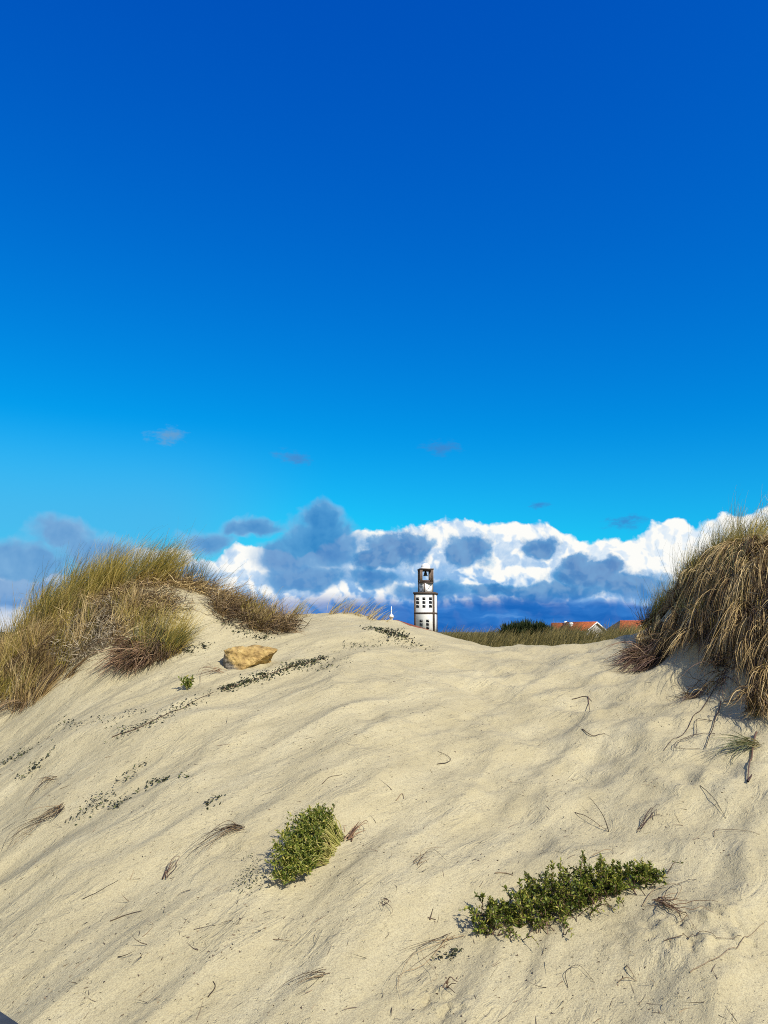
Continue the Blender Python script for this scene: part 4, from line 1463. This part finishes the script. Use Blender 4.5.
# ------------------------------------------------------------------ houses
def house(px, Y, zr, ze, width, length, rot, label, chimneys, roofmat='tile', overhang=0.4, hip=0.0, windows=True, name='house', grp='red roofed houses beyond the dunes'):
    """gabled (or hipped) house; local x across the gable, local y along the ridge; the gable at y = 0 faces the viewer for rot = 0"""
    c0 = far_pt(px, 632, Y)
    root = empty(name, (c0[0], c0[1], -3.0), label, 'house', grp)
    c_, s_ = math.cos(rot), math.sin(rot)

    def T(v):
        v = np.asarray(v, float)
        return np.stack([v[:, 0] * c_ - v[:, 1] * s_ + c0[0], v[:, 0] * s_ + v[:, 1] * c_ + c0[1], v[:, 2]], 1)
    w = width / 2
    g = Geo()
    v = [(-w, 0, -3), (w, 0, -3), (w, length, -3), (-w, length, -3), (-w, 0, ze), (w, 0, ze), (w, length, ze), (-w, length, ze)]
    g.add(T(v), [(0, 1, 5, 4), (1, 2, 6, 5), (2, 3, 7, 6), (3, 0, 4, 7)])
    if hip == 0:
        zz = ze + (zr - ze) * 0.985
        for yy_ in (0, length):
            g.add(T([(-w, yy_, ze), (w, yy_, ze), (0, yy_, zz), (0, yy_, zz)]), [(0, 1, 2, 3)])
    g.build('wall', M['gable'], root)
    # roof slabs with thickness
    o_ = overhang
    k = (zr - ze) / w
    g = Geo()
    for sx in (-1, 1):
        a0 = np.array([(0, -o_ + hip, zr), (sx * (w + o_), -o_, ze - o_ * k), (sx * (w + o_), length + o_, ze - o_ * k), (0, length + o_ - hip, zr)], float)
        a1 = a0 + np.array([0, 0, 0.22])
        g.add(T(np.concatenate([a0, a1])), [(0, 1, 2, 3), (4, 7, 6, 5), (0, 4, 5, 1), (1, 5, 6, 2), (2, 6, 7, 3)])
    roof = g.build('roof', M[roofmat], root)
    if hip:
        for yy_, yr in ((-o_, hip - o_), (length + o_, length + o_ - hip)):
            g = Geo()
            g.add(T([(-w - o_, yy_, ze - o_ * k + 0.2), (w + o_, yy_, ze - o_ * k + 0.2), (0, yr, zr + 0.22), (0, yr, zr + 0.22)]), [(0, 1, 2, 3)])
            g.build('hip_end', M['slate'] if roofmat == 'tile' else M[roofmat], root)
    else:
        g = Geo()
        for sx in (-1, 1):
            a0 = np.array([(0, -o_ - 0.12, zr - 0.18), (sx * (w + o_ + 0.1), -o_ - 0.12, ze - o_ * k - 0.18), (sx * (w + o_ + 0.1), -o_ + 0.05, ze - o_ * k - 0.18), (0, -o_ + 0.05, zr - 0.18)], float)
            a1 = a0 + np.array([0, 0, 0.36])
            g.add(T(np.concatenate([a0, a1])), [(0, 1, 2, 3), (4, 7, 6, 5), (0, 4, 5, 1), (1, 5, 6, 2), (2, 6, 7, 3)])
        g.build('verge', M['white'], root)
    for (u, yv, top) in chimneys:
        g = Geo()
        q = T([(u, yv, 0)])[0]
        zb = zr - abs(u) * k - 0.3
        box(g, (-0.35, -0.35, zb), (0.35, 0.35, top), rot, (q[0], q[1], 0))
        box(g, (-0.45, -0.45, top - 0.5), (0.45, 0.45, top - 0.3), rot, (q[0], q[1], 0))
        ch = g.build('chimney', M['white'], root)
    if windows:
        for (x0, z0) in ((-w * 0.4, -1.6), (w * 0.4, -1.6)):
            g = Geo()
            v = [(x0 - 0.5, -0.03, z0), (x0 + 0.5, -0.03, z0), (x0 + 0.5, -0.03, z0 + 1.3), (x0 - 0.5, -0.03, z0 + 1.3)]
            g.add(T(v), [(0, 1, 2, 3)])
            g.build('window', M['dark'], root)
    return root


house(596, 200, 2.45, 0.45, 7.2, 9.0, R(38), 'house with red roof and white gable facing the dunes', [(-1.9, 6.4, 2.5)])
house(587, 216, 2.35, 0.6, 8.0, 9.2, R(82), 'red roofed house left of the white gable, with one white chimney', [(-1.0, 5.8, 3.0)], windows=False)
house(612, 215, 3.0, 0.2, 9.0, 16.0, R(-80), 'red roofed house at the right mound with a grey hip end and two white chimneys', [(2.6, 7.4, 1.9), (2.0, 8.8, 2.3)], hip=3.0, windows=False)

# roof just behind the crest, left of the tower, with its white finial
hs = house(437, 156, 2.2, -0.4, 15.0, 26.0, R(90), 'house with worn brown red roof showing over the crest beside the tower', [], roofmat='old_tile', windows=False, overhang=0.5, hip=8.5)
fp = far_pt(391.5, 632, 149.0)
g = Geo()
lathe(g, [(0.30, 1.6), (0.30, 2.75), (0.44, 2.8), (0.47, 3.0), (0.36, 3.25), (0.14, 3.45), (0.10, 3.6), (0.08, 4.9), (0.01, 4.95)], fp[0], fp[1] + 2.0, 14)
g.build('finial', M['white'], hs, True)

# ------------------------------------------------------------------ weathered railing at the lower left corner
p_a = np.array([-0.66, 1.405, -0.62])
p_b = np.array([-0.575, 1.335, -0.62])
dr = norm(p_b - p_a)
sd_ = np.array([-dr[1], dr[0], 0.0])
if sd_[1] > 0:
    sd_ = -sd_
P0_, P1_ = p_a - dr * 1.6, p_b + dr * 1.3
rail = empty('wooden_railing', (P0_[0], P0_[1], -1.9), 'dark weathered wooden rail at the lower left corner', 'railing')
rot = math.atan2(dr[1], dr[0])
L = float(np.linalg.norm(P1_ - P0_))
g = Geo()
box(g, (0, -0.12, -0.045), (L, 0, 0), rot, P0_)
g.build('top_rail', M['rail'], rail)
g = Geo()
box(g, (0, -0.08, -0.60), (L, -0.045, -0.48), rot, P0_)
g.build('lower_rail', M['rail'], rail)
for s in (0.1, L - 0.2):
    g = Geo()
    box(g, (s, -0.105, -1.5), (s + 0.09, -0.015, -0.05), rot, P0_)
    g.build('post', M['rail'], rail)
